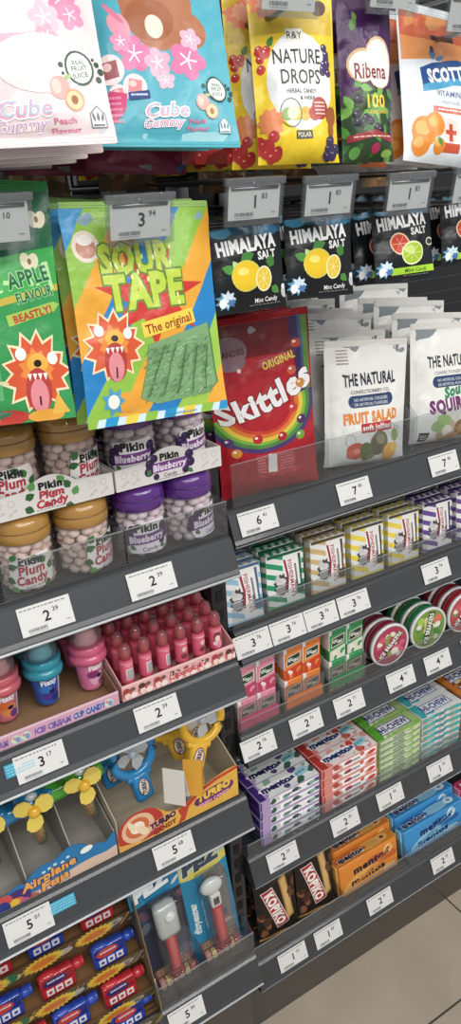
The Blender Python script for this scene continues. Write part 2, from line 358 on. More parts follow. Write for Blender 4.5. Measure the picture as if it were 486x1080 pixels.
# ------------------------------------------------------------ bags
def bag_F(w, h, bulge, kind, seed, amp=2.3):
    """front surface of a filled bag; millimetres in, metres out, bottom centre at the origin, front towards -Y"""
    off = Vector((seed*3.7, seed*1.3, seed*2.1))
    def F(u, v, side=1):
        s = max(-1, min(1, 2*u/w)); t = max(0, min(1, v/h))
        if kind == 'pillow': pr = max(0, math.sin(PI*min(1, max(0, (t-.05)/.87))))**.55
        elif kind == 'pouch': pr = (min(1, t/.10)**.6)*max(0, 1-(max(0, t-.12)/.80)**1.7) if t < .92 else 0
        else: pr = max(0, math.sin(PI*min(1, max(0, (t-.03)/.9))))**.8*.8+.1
        e = (1-abs(s)**2.6)
        edge = min(1, (1-abs(s))*6)*min(1, t*14+.15)*min(1, (1-t)*10+.1)
        nz = noise.noise(Vector((u*.028, v*.022, 0))+off)*1.3+noise.noise(Vector((u*.075+v*.02, v*.05, 4))+off)*.7
        # creases that run in from the seals and the sides
        cr = math.sin(u*.32+seed*2+nz*2)*math.exp(-((1-t)*h)/14)*.5+math.sin(v*.21+seed+nz*3)*math.exp(-(1-abs(s))*w/12)*.8
        y = bulge*pr*max(e, 0)+(nz*amp+cr*amp*.6)*edge
        x = u*(1-.035*pr*(1 if kind != 'flat' else .2))
        return Vector((x, -y*side, v))*.001
    return F
def bag(name, label, cat, w, h, bulge, kind, base, art, loc, rot, seed=1, group=None, nu=14, nv=20, back='#b9bcc0', seal=None, hole=False, top=9, bot=6, skew=None):
    t = thing(name, label, cat, loc, orient(*rot), group)
    F = bag_F(w, h, bulge, kind, seed); B = MB()
    us, vs = lsp(-w/2, w/2, nu), lsp(0, h, nv)
    sheet(B, F, us, vs, base, art)
    P = [F(u, v, -.75)+Vector((0, .0004, 0)) for v in vs for u in us]; W1 = nu+1
    B.put(P, [[j*W1+i, (j+1)*W1+i, (j+1)*W1+i+1, j*W1+i+1] for j in range(nv) for i in range(nu)], mt(back), None, True)
    for k in (0, nu):
        ed = [F(us[k], v) for v in vs]+[F(us[k], v, -.75)+Vector((0, .0004, 0)) for v in vs]; n = nv+1
        B.put(ed, [[i, i+1, n+i+1, n+i] for i in range(nv)], mt(base))
    B.build('pouch_film', t)
    # crimped seals
    sc = seal or base
    for nm, z0, z1 in (('top_seal', h-top, h+.6), ('bottom_seal', -.6, bot)):
        if z1-z0 < 2: continue
        S = MB(); rows = max(3, int((z1-z0)/1.5)); W = w*(.985)/2
        for r in range(rows):
            a, b = z0+(z1-z0)*r/rows, z0+(z1-z0)*(r+1)/rows
            for q0, q1 in ([(-W, -6), (6, W)] if (hole and nm == 'top_seal' and 0 < r < rows-1) else [(-W, W)]):
                yy = -.9-.35*(r % 2)
                S.put([Vector(p)*.001 for p in ((q0, -.5, a), (q1, -.5, a), (q1, yy, (a+b)/2), (q0, yy, (a+b)/2), (q0, -.5, b), (q1, -.5, b), (q1, .5, b), (q0, .5, b), (q0, .5, a), (q1, .5, a))], [[0, 1, 2, 3], [3, 2, 5, 4], [4, 5, 6, 7], [7, 6, 9, 8], [8, 9, 1, 0]], mt(sc))
        if seal is not None or nm == 'top_seal': S.build(nm, t)
    return t
def behind(root, n, dy, label, group, jx=.002, jz=.004, dx=0, rot=None, dz=0):
    rd = random.Random(label); out = []
    for i in range(1, n+1):
        l = root.location; e = root.rotation_euler.copy()
        e.x += math.radians(rd.uniform(-2, 2)); e.y += math.radians(rd.uniform(-1.5, 1.5))
        out.append(dup(root, (l.x+dx*i+rd.uniform(-jx, jx), l.y+dy*i, l.z+dz*i+rd.uniform(-jz, jz)), e, label, group))
    return out

def halal(a, u, v, s=1, col='#33363a'):
    a.poly([(u-7*s, v-8*s), (u+7*s, v-8*s), (u+7*s, v+3*s), (u, v+10*s), (u-7*s, v+3*s)], col); a.poly([(u-6.2*s, v-7.2*s), (u+6.2*s, v-7.2*s), (u+6.2*s, v+2.6*s), (u, v+8.8*s), (u-6.2*s, v+2.6*s)], '#dfe3e4')
    for k in (-3, 0, 3): a.leaf(u+k*s, v-3*s, 8*s, 2.6*s, col, 90-k*5)
    a.rect(u-5*s, v-6.5*s, u+5*s, v-5*s, col)
def juice_badge(a, u, v, s=1, t=('REAL', 'FRUIT', 'JUICE')):
    for du, dv, r in ((-17, 2, 2.4), (-16, -5, 1.4), (17, 4, 2.4), (20, -2, 3), (17, -9, 2.8), (14, 8, 1.4)): a.ell(u+du*s, v+dv*s, r*s, r*s, '#234a38')
    a.ell(u, v, 13.5*s, 15*s, '#1f4a36', 15); a.ell(u, v, 11.5*s, 13*s, '#e4efe6', 15)
    a.text(t[0], u, v+5*s, 3.6*s, '#234a38', 12*s, 8); a.text(t[1], u, v, 4.2*s, '#1d3b2c', 15*s, 8); a.text(t[2], u, v-6*s, 4.2*s, '#1d3b2c', 15*s, 8)
def peaches(a, u, v, s=1):
    a.ell(u-6*s, v+7*s, 9*s, 9.5*s, '#f3a39c'); a.ell(u-9*s, v+8*s, 4*s, 6*s, '#f9c4b4'); a.ell(u+5*s, v-3*s, 8.5*s, 9*s, '#e8a07a'); a.ell(u+5*s, v-3*s, 7*s, 7.5*s, '#f3cf9d'); a.ell(u+5*s, v-3*s, 3*s, 3.8*s, '#a8663a'); a.leaf(u-2*s, v+14*s, 9*s, 4*s, '#a8c77a', 20)
def cube_words(a, u, v, s=1, c1='#ef9fbb', c2='#ffffff', sub='#f7a8c0'):
    a.text('Cube', u, v, 13*s, c1, 46*s, 3, .25, .02, out=c2, ow=.06); a.text('Cube', u+1.2*s, v+.8*s, 12.5*s, '#8fc4d8', 43*s, 3, .25, -.012)
    a.text('Gummy', u-4*s, v-12*s, 8*s, sub, 44*s, 3, .3, .01, out=c2, ow=.05)
    a.text('Peach', u+33*s, v-9.5*s, 4.4*s, '#e0709a', 19*s, 2, bold=.02); a.text('Flavour', u+33*s, v-16.5*s, 4.4*s, '#e0709a', 25*s, 2, bold=.02)

# pale pink gummy bag, top left
a = Art(); a.rect(-80, 0, 80, 240, '#e6d3d5'); a.ell(0, 150, 62, 60, '#ecdcdd'); a.ell(-14, 120, 58, 44, '#f0e6e4')
a.ell(-14, 118, 30, 40, '#f2ebe8'); a.flower(46, 110, 13, '#ee84ac', rot=10); a.flower(52, 98, 12, '#f08cb2', rot=40); a.flower(30, 94, 13, '#f7bfcf', '#ffffff', rot=30); a.flower(30, 80, 9, '#f3a6bd', '#ffffff'); a.rect(-60, 72, 24, 81, '#f2b1c6', 2); a.flower(-40, 84, 12, '#f08cb2')
a.line([(-14, 133), (-10, 127), (-4, 131), (0, 139)], 1.1, '#6b5a5c'); a.ring(-7, 130, 9, 6, 1, '#6b5a5c'); a.line([(-4, 143), (2, 152)], 1.1, '#6b5a5c'); a.line([(-20, 140), (-17, 150)], 1.1, '#6b5a5c')
a.ell(22, 60, 40, 22, '#ece0df'); juice_badge(a, 53, 58, .9); peaches(a, 40, 36, .95); cube_words(a, 3, 27, .95, '#ec9db9', '#fdeff2', '#c9a0cc'); halal(a, 62, 20, .95, '#6a6a70')
a.rect(-80, 0, 80, 5, '#f8e3e6')
pinkb = bag('gummy_bag', 'pale pink gummy bag with pink flowers and green badge, top left corner', 'candy bag', 148, 225, 13, 'pillow', '#e4d2d4', a, (.234, -.172, 1.534), (-14, 19, 0), 3, seal='#f8e6e8', bot=7)
# teal gummy bag
a = Art(); a.rect(-80, 0, 80, 240, '#4cb2c6'); a.ell(2, 130, 36, 46, '#b8704a'); a.ell(24, 104, 26, 20, '#b8704a'); a.ell(-6, 112, 24, 20, '#a9613d'); a.ell(-2, 106, 9, 11, '#f0dccb')
a.ell(-36, 104, 9, 14, '#f29bb0', 30); a.ell(-40, 116, 2.4, 14, '#e77c9c', 40)
a.flower(-24, 80, 16, '#ee6fa6', '#fff4f8', 15); a.flower(-2, 74, 13, '#f5a9c4', '#fff4f8', 30); a.flower(27, 76, 18, '#ee6fa6', '#fff4f8', -5); a.flower(32, 96, 11, '#f5b2c8', '#fff4f8'); a.flower(4, 58, 9, '#f7bcd0', '#fff4f8', 20); a.flower(-36, 90, 10, '#f28fb6', '#fff4f8', 20)
for u, v, r, q in ((-48, 66, 12, 10), (-26, 52, 10, -8), (-42, 45, 8, 12)):
    a.ell(u, v, r*1.12, r*1.1, '#f4dfe0', q); a.rect(u-r*.62, v-r*.6, u+r*.62, v+r*.6, '#e78a8e' if r < 12 else '#a64b52', q); a.ell(u-r*.2, v+r*.2, r*.35, r*.3, '#f8c9c4')
a.poly([(-66, 20), (-50, 48), (-34, 45), (-37, 30), (-60, 8)], '#df3f78'); a.dashes(-50, 44, 20, 26, 5, '#f28fb4', 2, 12)
a.rect(-33, 40, -13, 47, '#233e8c', 5); a.dashes(-23, 46, 16, 4, 1, '#cfe0ff', 2)
juice_badge(a, 53, 52, .78); peaches(a, 42, 34, .75); cube_words(a, 2, 31, .86, '#f2a2bd', '#ffffff', '#e888b0'); halal(a, 57, 19, .8, '#3c8a98')
tealb = bag('gummy_bag', 'teal gummy bag with pink flowers and peaches beside the pale pink bag', 'candy bag', 140, 235, 12, 'pillow', '#4cb2c6', a, (.379, -.142, 1.532), (-14, 24, 3), 5, seal='#57bccd', bot=5, back='#8fc6cf')
behind(pinkb, 5, .032, 'pale pink gummy bags hanging behind the front pale pink bag', 'pale pink bags behind', dz=-.003)
behind(tealb, 2, .03, 'teal gummy bags hanging behind the front teal bag', 'teal bags behind')
# magenta bags behind
a = Art(); a.rect(-60, 0, 60, 170, '#a8355c')
for i in range(26): rd = random.Random(i); a.rect(*(lambda x, y: (x, y, x+13, y+6))(rd.uniform(-58, 48), rd.uniform(4, 90)), ['#4e6fae', '#d6567e', '#7a2348'][i % 3], 45)
mag = bag('gummy_bag', 'magenta gummy bags with blue flecks hanging behind the teal bag', 'candy bag', 112, 180, 9, 'pillow', '#9c2f55', a, (.33, .025, 1.515), (0, 6, 3), 7, group='magenta gummy bags at the back')
for x, y, z in ((.405, -.020, 1.512), (.447, .035, 1.525)): dup(mag, (x, y, z), orient(-6, 10, 4), None, 'magenta gummy bags at the back')

# yellow herbal candy pouch
a = Art(); a.rect(-60, 0, 60, 190, '#f4cf1c'); a.rect(-44, 120, 44, 148, '#d9b62c'); a.burst(-26, 150, 20, 18, '#ee7a4a', 12, .8, seed=3); a.burst(-26, 150, 12, 11, '#f6a67e', 9, .7); a.ell(30, 145, 9, 7, '#5a3a2a', 30)
a.ell(2, 76, 36, 47, '#eef0ef'); a.rect(-10, 113, 8, 125, '#f3efe2'); a.text('R&Y', -1, 119, 7, '#3a3a3a', 16)
for q in range(9): t = random.Random(q); a.berry(-35+t.uniform(-6, 4), 96+t.uniform(-11, 11), 4, '#d6342f')
for q in range(10): t = random.Random(q+30); a.berry(32+t.uniform(-4, 7), 96+t.uniform(-14, 12), 4, '#4c3a66')
a.leaf(-30, 108, 12, 6, '#4c8a3a', 60)
a.text('NATURE', 0, 99, 13.5, '#26262a', 52, bold=.01); a.text('DROPS', 2, 80, 13.5, '#26262a', 44, bold=.01)
a.text('HERBAL CANDY', 2, 66.5, 4, '#333', 34) if False else a.text('HERBAL CANDY', 2, 66.5, 4, '#333333', 34); a.text('& HERB', 8, 60, 3.4, '#444444', 18)
for q, c in ((-24, '#8fb35a'), (-14, '#d9d04a'), (-4, '#e9b84a'), (6, '#c94a3a'), (-18, '#e9e4c0')): a.ell(q+8, 44+(q % 5), 6, 7, c, q*3)
a.ring(-12, 46, 12, 14, 1, '#5b6a4c'); a.ell(21, 50, 9.5, 11, '#b93a34'); a.dashes(21, 57, 12, 14, 4, '#f3d9d0', 4); a.ell(35, 43, 7, 9, '#a85a2c'); a.ell(34, 30, 4, 8, '#a85a2c')
a.burst(-33, 38, 13, 14, '#f08a52', 10, .8); a.rect(-8, 21, 10, 29, '#1d1d1f'); a.text('POLAR', 1, 25, 4.6, '#e8e3b0', 15)
for q in range(13): t = random.Random(q+60); a.berry(-38+t.uniform(-9, 12), 14+t.uniform(-10, 12), 5.5, '#c4302e', '#f0a090')
for q in range(12): t = random.Random(q+90); a.berry(36+t.uniform(-9, 9), 12+t.uniform(-8, 10), 4.5, '#3f3158', '#a79cc0')
nat = bag('herbal_candy_bag', 'yellow herbal candy pouch, front one of its hook', 'candy bag', 92, 178, 17, 'pouch', '#f2cb1a', a, (.542, -.125, 1.512), (-14, 9, 1), 11, back='#d8b420')
behind(nat, 9, .040, 'yellow herbal candy pouches behind the front yellow pouch', 'yellow pouches behind the front one', dx=-.006)
# purple blackcurrant pouch
a = Art(); a.rect(-60, 0, 60, 200, '#4a1c58'); a.leaf(-20, 128, 16, 8, '#5a8a3c', 70); a.leaf(-14, 138, 10, 6, '#6f9a44', 100)
a.ell(0, 30, 44, 44, '#2f4a2a'); 
for q in range(34): t = random.Random(q+5); a.leaf(t.uniform(-34, 26), t.uniform(8, 76), 16, 8, ['#4f9a3a', '#77b84c', '#356f2c'][q % 3], t.uniform(0, 360))
for q in range(14): t = random.Random(q+45); a.berry(t.uniform(-22, 30), t.uniform(22, 64), 4.6, '#2a1a3c', '#9a86b4')
a.ell(-10, 95, 17, 17, '#d8b07a'); a.ell(12, 98, 20, 26, '#d8b07a'); a.ell(-9, 94, 15.5, 15, '#f3e9e0'); a.ell(12, 97, 18.5, 24, '#f6efe8'); a.text('Ribena', 1, 90, 15, '#8c1c30', 40, bold=.02)
a.text('100', 5, 60, 13, '#f2d23c', 23, bold=.03); a.text('BLACKCURRANT', 8, 49, 3.6, '#f2d23c', 26)
a.poly([(-30, 26), (0, 31), (30, 24), (30, 17), (0, 24), (-30, 19)], '#a8343c'); a.dashes(0, 26, 50, 3, 1, '#f0c8b8', 5); a.ell(-22, 9, 6, 6, '#5da24a'); a.ell(2, 13, 6, 5, '#c02a5a'); a.ell(20, 8, 8, 4, '#89b84a')
rib = bag('blackcurrant_candy_bag', 'purple blackcurrant pouch with green leaves, front one of its hook', 'candy bag', 68, 180, 15, 'pouch', '#47194f', a, (.643, -.118, 1.510), (-8, 7, 1), 13, back='#3a2440')
behind(rib, 9, .038, 'purple blackcurrant pouches behind the front purple pouch', 'purple pouches behind the front one', dx=-.007)
# white and orange vitamin pouch
a = Art(); a.rect(-70, 0, 70, 190, '#dfe6ea'); a.rect(-70, 128, 70, 190, '#cf5a34'); a.poly([(-70, 112), (-20, 118), (20, 112), (70, 118), (70, 140), (-70, 140)], '#e88f4a'); a.rect(-22, 140, 14, 146, '#3a2018')
n_ = len(a.it)
a.poly([(-30, 78), (-30, 100), (-10, 108), (30, 116), (60, 114), (60, 88), (20, 90), (-10, 82)], '#1c4f96'); a.poly([(-30, 72), (-30, 80), (-10, 86), (20, 93), (60, 92), (60, 86), (20, 84), (-10, 76)], '#3fa0d0'); a.text("SCOTT'S", 14, 97, 15, '#f4f7fa', 66, 9, bold=.05)
a.ell(-8, 118, 5, 6, '#5a7fa8'); a.ell(-8, 124, 3, 4, '#4a4a55'); a.leaf(-4, 112, 16, 6, '#4a76a8', 20)
a.text('VITAMIN C', 14, 73, 6.5, '#3c5f9a', 48); a.text('PASTILLES', 12, 63, 3.6, '#8aa0b8', 28); a.rect(-18, 50, 60, 57, '#e0705c'); a.dashes(14, 56, 50, 4, 1, '#ffffff', 7)
a.poly([(-8, 44), (8, 48), (24, 44), (24, 22), (8, 8), (-8, 22)], '#f7f7f5'); a.poly([(-5, 41), (8, 45), (21, 41), (21, 24), (8, 12), (-5, 24)], '#e8d9d0'); a.rect(5, 18, 11, 38, '#d8482c'); a.rect(-1, 26, 17, 31, '#d8482c'); a.rect(-6, 6, 22, 16, '#d8532c')
for u, v, r in ((-32, 28, 17), (-16, 36, 14), (-38, 12, 12), (-12, 12, 9)): a.ell(u, v, r, r, '#ee8a24'); a.ell(u-3, v+3, r*.55, r*.5, '#f7b050')
a.leaf(-14, 22, 12, 7, '#4f8f34', -60)
a.it = a.it[:n_]+[([(p[0]-15, p[1]+5) for p in q[0]], q[1], q[2], q[3]) for q in a.it[n_:]]
sco = bag('vitamin_candy_bag', 'white and orange vitamin pouch at the top right, front one', 'candy bag', 146, 176, 14, 'pouch', '#dde4e8', a, (.782, -.105, 1.502), (0, 14, 7), 17, back='#d68a4a')
behind(sco, 9, .038, 'white and orange vitamin pouches behind the front one', 'vitamin pouches behind the front one', dx=-.004)
a = Art(); a.rect(-40, 0, 40, 150, '#b85a26'); a.ell(-8, 30, 22, 26, '#e88a34'); a.ell(6, 60, 16, 14, '#f0b05a')
bag('orange_candy_bag', 'dark orange pouch between the purple and the white vitamin pouches', 'candy bag', 42, 150, 10, 'pouch', '#a64f22', a, (.688, -.075, 1.505), (0, 8, 2), 19, back='#8a4a2a')
# dark red bag between teal and yellow
a = Art(); a.rect(-50, 0, 50, 190, '#7a1e1c'); a.rect(-50, 60, 50, 64, '#c8a23a')
for q in range(20): t = random.Random(q+5); a.berry(t.uniform(-30, 30), t.uniform(0, 40), 7, '#b02826', '#e88a7a')
bag('red_candy_bag', 'dark red pouch with berries between the teal and the yellow bags', 'candy bag', 62, 180, 9, 'pouch', '#6f1a1a', a, (.466, -.068, 1.517), (-5, 8, 2), 23, back='#5a1a1a')

# ------------------------------------------------------------ second hook row
def wild_mane(a, u, v, s):   # generic red maned beast patch
    a.burst(u, v, 27*s, 30*s, '#f4dfb0', 13, .74, seed=2); a.burst(u, v, 24.5*s, 27*s, '#e2552c', 13, .72, seed=2); a.burst(u, v+2*s, 14*s, 15*s, '#f08a34', 11, .75, seed=4)
    a.ell(u-11*s, v+13*s, 4*s, 4.5*s, '#f7f3ec'); a.ell(u+13*s, v+9*s, 4*s, 4.5*s, '#f7f3ec'); a.ell(u+1*s, v+6*s, 8*s, 7*s, '#f2b23c'); a.ell(u+1*s, v+6*s, 3*s, 2.6*s, '#2c1c18')
    a.ell(u, v-13*s, 10*s, 16*s, '#c23a36'); a.ell(u, v-17*s, 7*s, 12*s, '#e88a92'); a.line([(u, v-26*s), (u, v-17*s)], 1.4*s, '#3a1418')
    for k in (-6, -2, 2, 6): a.poly([(u+k*s-1.6*s, v-1*s), (u+k*s+1.6*s, v-1*s), (u+k*s, v-6*s)], '#f7f3ec')
# green apple bag
a = Art(); a.rect(-90, 0, 90, 250, '#2f9a4e'); a.rect(-90, 150, 90, 250, '#1f6a46'); a.poly([(-80, 90), (80, 128), (80, 162), (-80, 128)], '#38b04c'); a.poly([(-80, 84), (80, 122), (80, 128), (-80, 91)], '#c9b23c')
for u, v in ((0, 150), (28, 172), (48, 146), (10, 196), (60, 184), (-20, 166)): a.ell(u-3.5, v, 5.5, 8, '#efe6c4', 20); a.ell(u+3.5, v, 5.5, 8, '#efe6c4', -20); a.ell(u, v, 2, 3, '#8a6a34')
for q in range(24): t = random.Random(q); u = t.uniform(-60, 70); a.rect(u, 112+u*.24+t.uniform(-12, 34)*.6, u+4, 113.4+u*.24+t.uniform(-8, 8), '#b8e8a0', t.uniform(0, 90))
a.text('APPLE', 44, 132, 13, '#1d6a44', 42, 13, bold=.03, out='#9adf90', ow=.05); a.text('FLAVOUR', 49, 117, 9, '#1d6a44', 38, 13, bold=.03, out='#9adf90', ow=.05)
a.poly([(20, 88), (68, 101), (74, 108), (68, 110), (18, 98)], '#9fc84c'); a.text('BEASTLY!', 45, 99, 6.5, '#c8382c', 40, 14, bold=.04)
a.rect(-80, 20, 6, 84, '#56b46c', 3); a.rect(-80, 10, -6, 20, '#70c07a')
wild_mane(a, 42, 46, 1.32); a.ring(6, 22, 15, 18, 3, '#d8d6a0', t0=60, t1=200); a.ell(10, 6, 20, 7, '#c83a30'); a.ell(46, 5, 18, 6, '#e8a030'); a.poly([(52, 6), (60, 26), (70, 6)], '#e9b63a'); a.ell(-10, 4, 12, 5, '#e2552c')
app = bag('apple_candy_bag', 'green apple sour candy bag with red maned patch at the left edge', 'candy bag', 150, 218, 9, 'pillow', '#2c8f4a', a, (.184, -.132, 1.302), (0, 12, 5), 29, back='#2b6a46')
behind(app, 7, .032, 'green apple sour candy bags hanging behind the front green bag', 'green bags behind the front one', dx=.003)
# rainbow sour tape bag
a = Art(); a.rect(-90, 0, 90, 230, '#3a9ad8'); cols = ['#8cc23c', '#f0a62c', '#1f86d0', '#8cc23c', '#f0a62c', '#1f86d0', '#9ccc44', '#f2ac30', '#1f86d0', '#8cc23c', '#f0a62c']
for i in range(11): x = -190+i*34; a.poly([(x, 0), (x+34, 0), (x+34+150, 230), (x+150, 230)], cols[i])
a.rect(-90, 0, 90, 8, '#cfe8f4')
for i in range(8): x = -85+i*22; a.poly([(x, 0), (x+13, 0), (x+17, 9), (x+3, 9)], ['#8cc23c', '#1f9ad8', '#f2d23c'][i % 3])
a.burst(2, 122, 62, 52, '#d8342c', 7, .42, 12, seed=6)
a.ell(-60, 172, 14, 15, '#e9d9c4'); a.ell(-60, 171, 10, 10, '#c98a70'); a.ell(-60, 178, 8, 5, '#f0ece4'); a.ell(-56, 168, 4, 4, '#e2a48c')
a.text('SOUR', -10, 160, 27, '#bcd63c', 76, 2, bold=.05, out='#5e8a2c', ow=.045); a.text('TAPE', -4, 129, 31, '#bcd63c', 84, 2, bold=.05, out='#5e8a2c', ow=.045)
for q in range(18): t = random.Random(q+8); a.ell(t.uniform(-46, 36), t.uniform(114, 172), 1.2, 2.6, '#eaf29a')
a.rect(-14, 88, 50, 103, '#f0d040', 10); a.text('The original', 18, 95, 9, '#a8281c', 56, 10, bold=.02)
wild_mane(a, -46, 78, 1.2); a.ell(-38, 22, 15, 10, '#f0a030'); a.burst(-52, 24, 13, 15, '#4aa0d0', 7, .6); a.ell(-52, 24, 6, 7, '#f7efe0'); a.poly([(-12, 30), (4, 36), (10, 58), (-4, 50)], '#58a850'); a.poly([(-10, 26), (0, 50), (-4, 54), (-16, 30)], '#e08a3a')
# window with green sugared tape
win = [(-8, 76), (66, 92), (70, 30), (58, 20), (-4, 16), (-22, 24), (-12, 52)]
a.poly([(x*1.03, y*1.0) for x, y in win], '#4d7f46'); a.poly(win, '#79a870')
rd = random.Random(4)
for i in range(420):
    x, y = rd.uniform(-18, 64), rd.uniform(19, 86); band = int((x*.5-y*.85+100)/13) % 3; q = math.radians((38, 30, 46)[band]); L = rd.uniform(3, 8)
    if y > 72+.2*(x+8)-L*.4 or x < -22+(76-y)*.0+abs(y-30)*.25 or x+L > 68: continue
    a.line([(x, y), (x+L*math.cos(q), y+L*math.sin(q)*.7)], rd.uniform(.5, 1.2), rd.choice([['#5d8a54', '#8fb886', '#6c9a62'], ['#90ba86', '#a8cc9c', '#7aa870'], ['#4f7a48', '#6c9a62', '#86b07c']][band]))
for q in range(5): a.line([(-14+q*17, 24), (10+q*13, 74-q)], 1.1, '#456f40')
a.dashes(24, 5.5, 34, 3, 1, '#3a8ac0', 8)
tape = bag('sour_tape_bag', 'rainbow striped sour tape bag with green tape showing, behind tag 3.94', 'candy bag', 161, 212, 8, 'pillow', '#3a9ad8', a, (.349, -.137, 1.277), (0, 9.5, 2.8), 31, seal='#9cc86a', nu=18, nv=26, bot=0, top=5, back='#8fb0c0')
behind(tape, 8, .03, 'rainbow striped sour tape bags hanging behind the front one', 'sour tape bags behind the front one', dx=.002, jz=.002, dz=.001)
# black lemon salt bags
def himalaya(lime=False):
    a = Art(); a.rect(-60, 0, 60, 110, '#17191d'); a.rect(-60, 80, 60, 92, '#20506e'); a.ell(-30, 84, 12, 6, '#3a86a8'); a.ell(26, 82, 14, 5, '#2c6c90')
    f = lambda x, y: (x, y*(1+.0*x)-abs(x)*.07)
    a.text('HIMALAYA', -1, 70, 13.5, '#eceeee', 72, 4, bold=.05); a.text('SALT', 22, 58, 8, '#e4e6e6', 24, 3, bold=.04)
    if not lime:
        a.leaf(-12, 54, 18, 12, '#3f8a34', 20); a.leaf(-20, 44, 15, 10, '#4a9a3c', 160); a.leaf(24, 44, 14, 12, '#3c7f30', 70); a.leaf(26, 24, 12, 9, '#4a8a34', -40); a.leaf(-16, 46, 10, 7, '#bcdc8a', 120)
        a.ell(-6, 38, 18.5, 16.5, '#d8d050'); a.ell(-6, 38, 17, 15, '#f2c818'); a.ell(-10, 43, 7, 4, '#f9e46a'); a.ell(16, 33, 10.5, 13.5, '#f5f0c0'); a.ell(16, 33, 9, 12, '#ecc82c')
        for q in range(7): t = 2*PI*q/7; a.line([(16, 33), (16+8*math.cos(t), 33+11*math.sin(t))], .7, '#f7eea0')
        a.text('Mint Candy', 18, 11, 5, '#f2f2f0', 28, 2); a.ell(42, 16, 4, 6, '#b8bcc0'); a.ell(42, 22, 2.6, 3, '#e0e0e0')
    else:
        a.ell(-8, 44, 15, 13, '#e8c8a0', -20); a.ell(-8, 44, 13, 11, '#d8442c', -20)
        for q in range(6): t = 2*PI*q/6; a.line([(-8, 44), (-8+11*math.cos(t), 44+9*math.sin(t))], .8, '#f2a890')
        a.ell(10, 32, 17, 14, '#e8f4b0', 10); a.ell(10, 32, 15, 12, '#a8cc24', 10); a.ell(6, 36, 8, 5, '#cce468')
        for q in range(7): t = 2*PI*q/7; a.line([(10, 32), (10+13*math.cos(t), 32+10*math.sin(t))], .7, '#e8f4b0')
        a.rect(-22, 8, 50, 16, '#a8e02c', 1); a.text('Mint Candy', 16, 12, 4.6, '#2c4a18', 34, 1); a.ell(40, 44, 7, 5, '#d8d8b0'); a.ell(40, 44, 5, 3.4, '#2c2c2c')
    a.burst(-32, 15, 13, 11, '#5aa8d8', 9, .6, seed=3); a.burst(-30, 16, 10, 10, '#d8ecf8', 8, .6, seed=8); a.burst(-26, 12, 6, 5, '#4f7fc0', 6, .6); a.ell(-36, 12, 4, 5, '#ffffff')
    a.dashes(16, 7, 40, 2, 1, '#8a8a8a', 2); return a
him = himalaya()
h1 = bag('salt_candy_bag', 'black lemon salt candy bag next to the sour tape bag, front one', 'candy bag', 88, 96, 7, 'pillow', '#15171b', him, (.486, -.108, 1.366), (-6, 5, -1), 37, back='#23262a', nu=12, nv=14)
behind(h1, 13, .033, 'black lemon salt bags hanging behind the front bag beside the sour tape bag', 'lemon salt bags of the first hook', dx=-.001)
h2 = dup(h1, (.585, -.104, 1.369), orient(-9, 6, 1), 'black lemon salt candy bag, front one between first lemon bag and lime bag')
behind(h2, 13, .033, 'black lemon salt bags hanging behind the second front lemon bag', 'lemon salt bags of the second hook', dx=-.001)
h3 = bag('salt_candy_bag', 'black salt candy bag with grapefruit and lime and green band, front one', 'candy bag', 90, 90, 7, 'pillow', '#15171b', himalaya(True), (.722, -.100, 1.373), (-7, 10, 0), 41, back='#23262a', nu=12, nv=14)
behind(h3, 13, .033, 'black grapefruit lime salt bags hanging behind their front bag', 'grapefruit lime bags behind the front one', dx=-.002)
h4 = dup(h3, (.850, -.085, 1.380), orient(-7, 8, 0), 'black grapefruit lime salt bag cut off by the right edge of the frame')
behind(h4, 12, .033, 'black grapefruit lime salt bags behind the bag at the right edge', 'salt bags of the rightmost hook', dx=-.002)
# tan nut pouches on the hooks further back
a = Art(); a.rect(-45, 0, 45, 110, '#8a6a48'); 
for q in range(22): t = random.Random(q); a.ell(t.uniform(-36, 36), t.uniform(2, 34), 7, 4.5, ['#d8a468', '#b87a44', '#e8c890'][q % 3], t.uniform(0, 180))
a.rect(-45, 50, 45, 110, '#3c3430')
nut = bag('snack_bag', 'small tan snack bags hanging at the back between the hook rows', 'snack bag', 78, 110, 9, 'pillow', '#7a5e42', a, (.335, .10, 1.490), (0, 6, 0), 43, group='tan snack bags at the back', back='#4a4038', nu=8, nv=8)
for x, y, z in ((.445, .09, 1.496), (.60, .12, 1.485), (.72, .12, 1.49), (.86, .1, 1.48)): dup(nut, (x, y, z), None, None)

# ------------------------------------------------------------ hooks with tag holders
WIRE = mt('#8e9296', 'steel')
def hook(x, y, z, label):
    """double wire prong, its ticket arm above and a clear flip holder at the tip"""
    t = thing('display_hook', label, 'display hook', (x, .415, z))
    L = .415-y
    B = MB(); B.tube([(0, 0, 0), (0, -L+.03, 0), (0, -L+.012, .004), (0, -L+.008, .014)], .0028, WIRE); B.box(-.022, .022, -.004, 0, -.02, .045, WIRE, .001); B.build('wire_prong', t)
    B = MB(); B.tube([(0, 0, .038), (0, -L+.004, .038), (0, -L+.001, .030)], .0022, WIRE); B.tube([(-.028, -L+.001, .030), (.028, -L+.001, .030)], .0020, WIRE); B.build('ticket_arm', t)
    B = MB(); Tm = Matrix.Translation((0, -L, .034)) @ Matrix.Rotation(math.radians(10), 4, 'X')
    B.box(-.035, .035, .0012, .0024, -.040, .006, ACR, 0, Tm); B.box(-.035, .035, -.0016, -.0008, -.040, -.001, ACR, 0, Tm); B.box(-.036, .036, -.003, .0032, -.001, .006, clear('holder_plastic', '#c8ccd0', .16), .0008, Tm); B.build('flip_holder', t)
def hang_tag(x, y, z, big, small, label, seed, hk, rz=2):
    hook(x, y, z-.034, hk)
    o = price_tag_mesh(big, small, seed).build('price_tag'); tag(o, label, 'price tag', 'white price tags')
    o.location = (x, y+.0002, z-.001); o.rotation_euler = (math.radians(10), 0, 0)
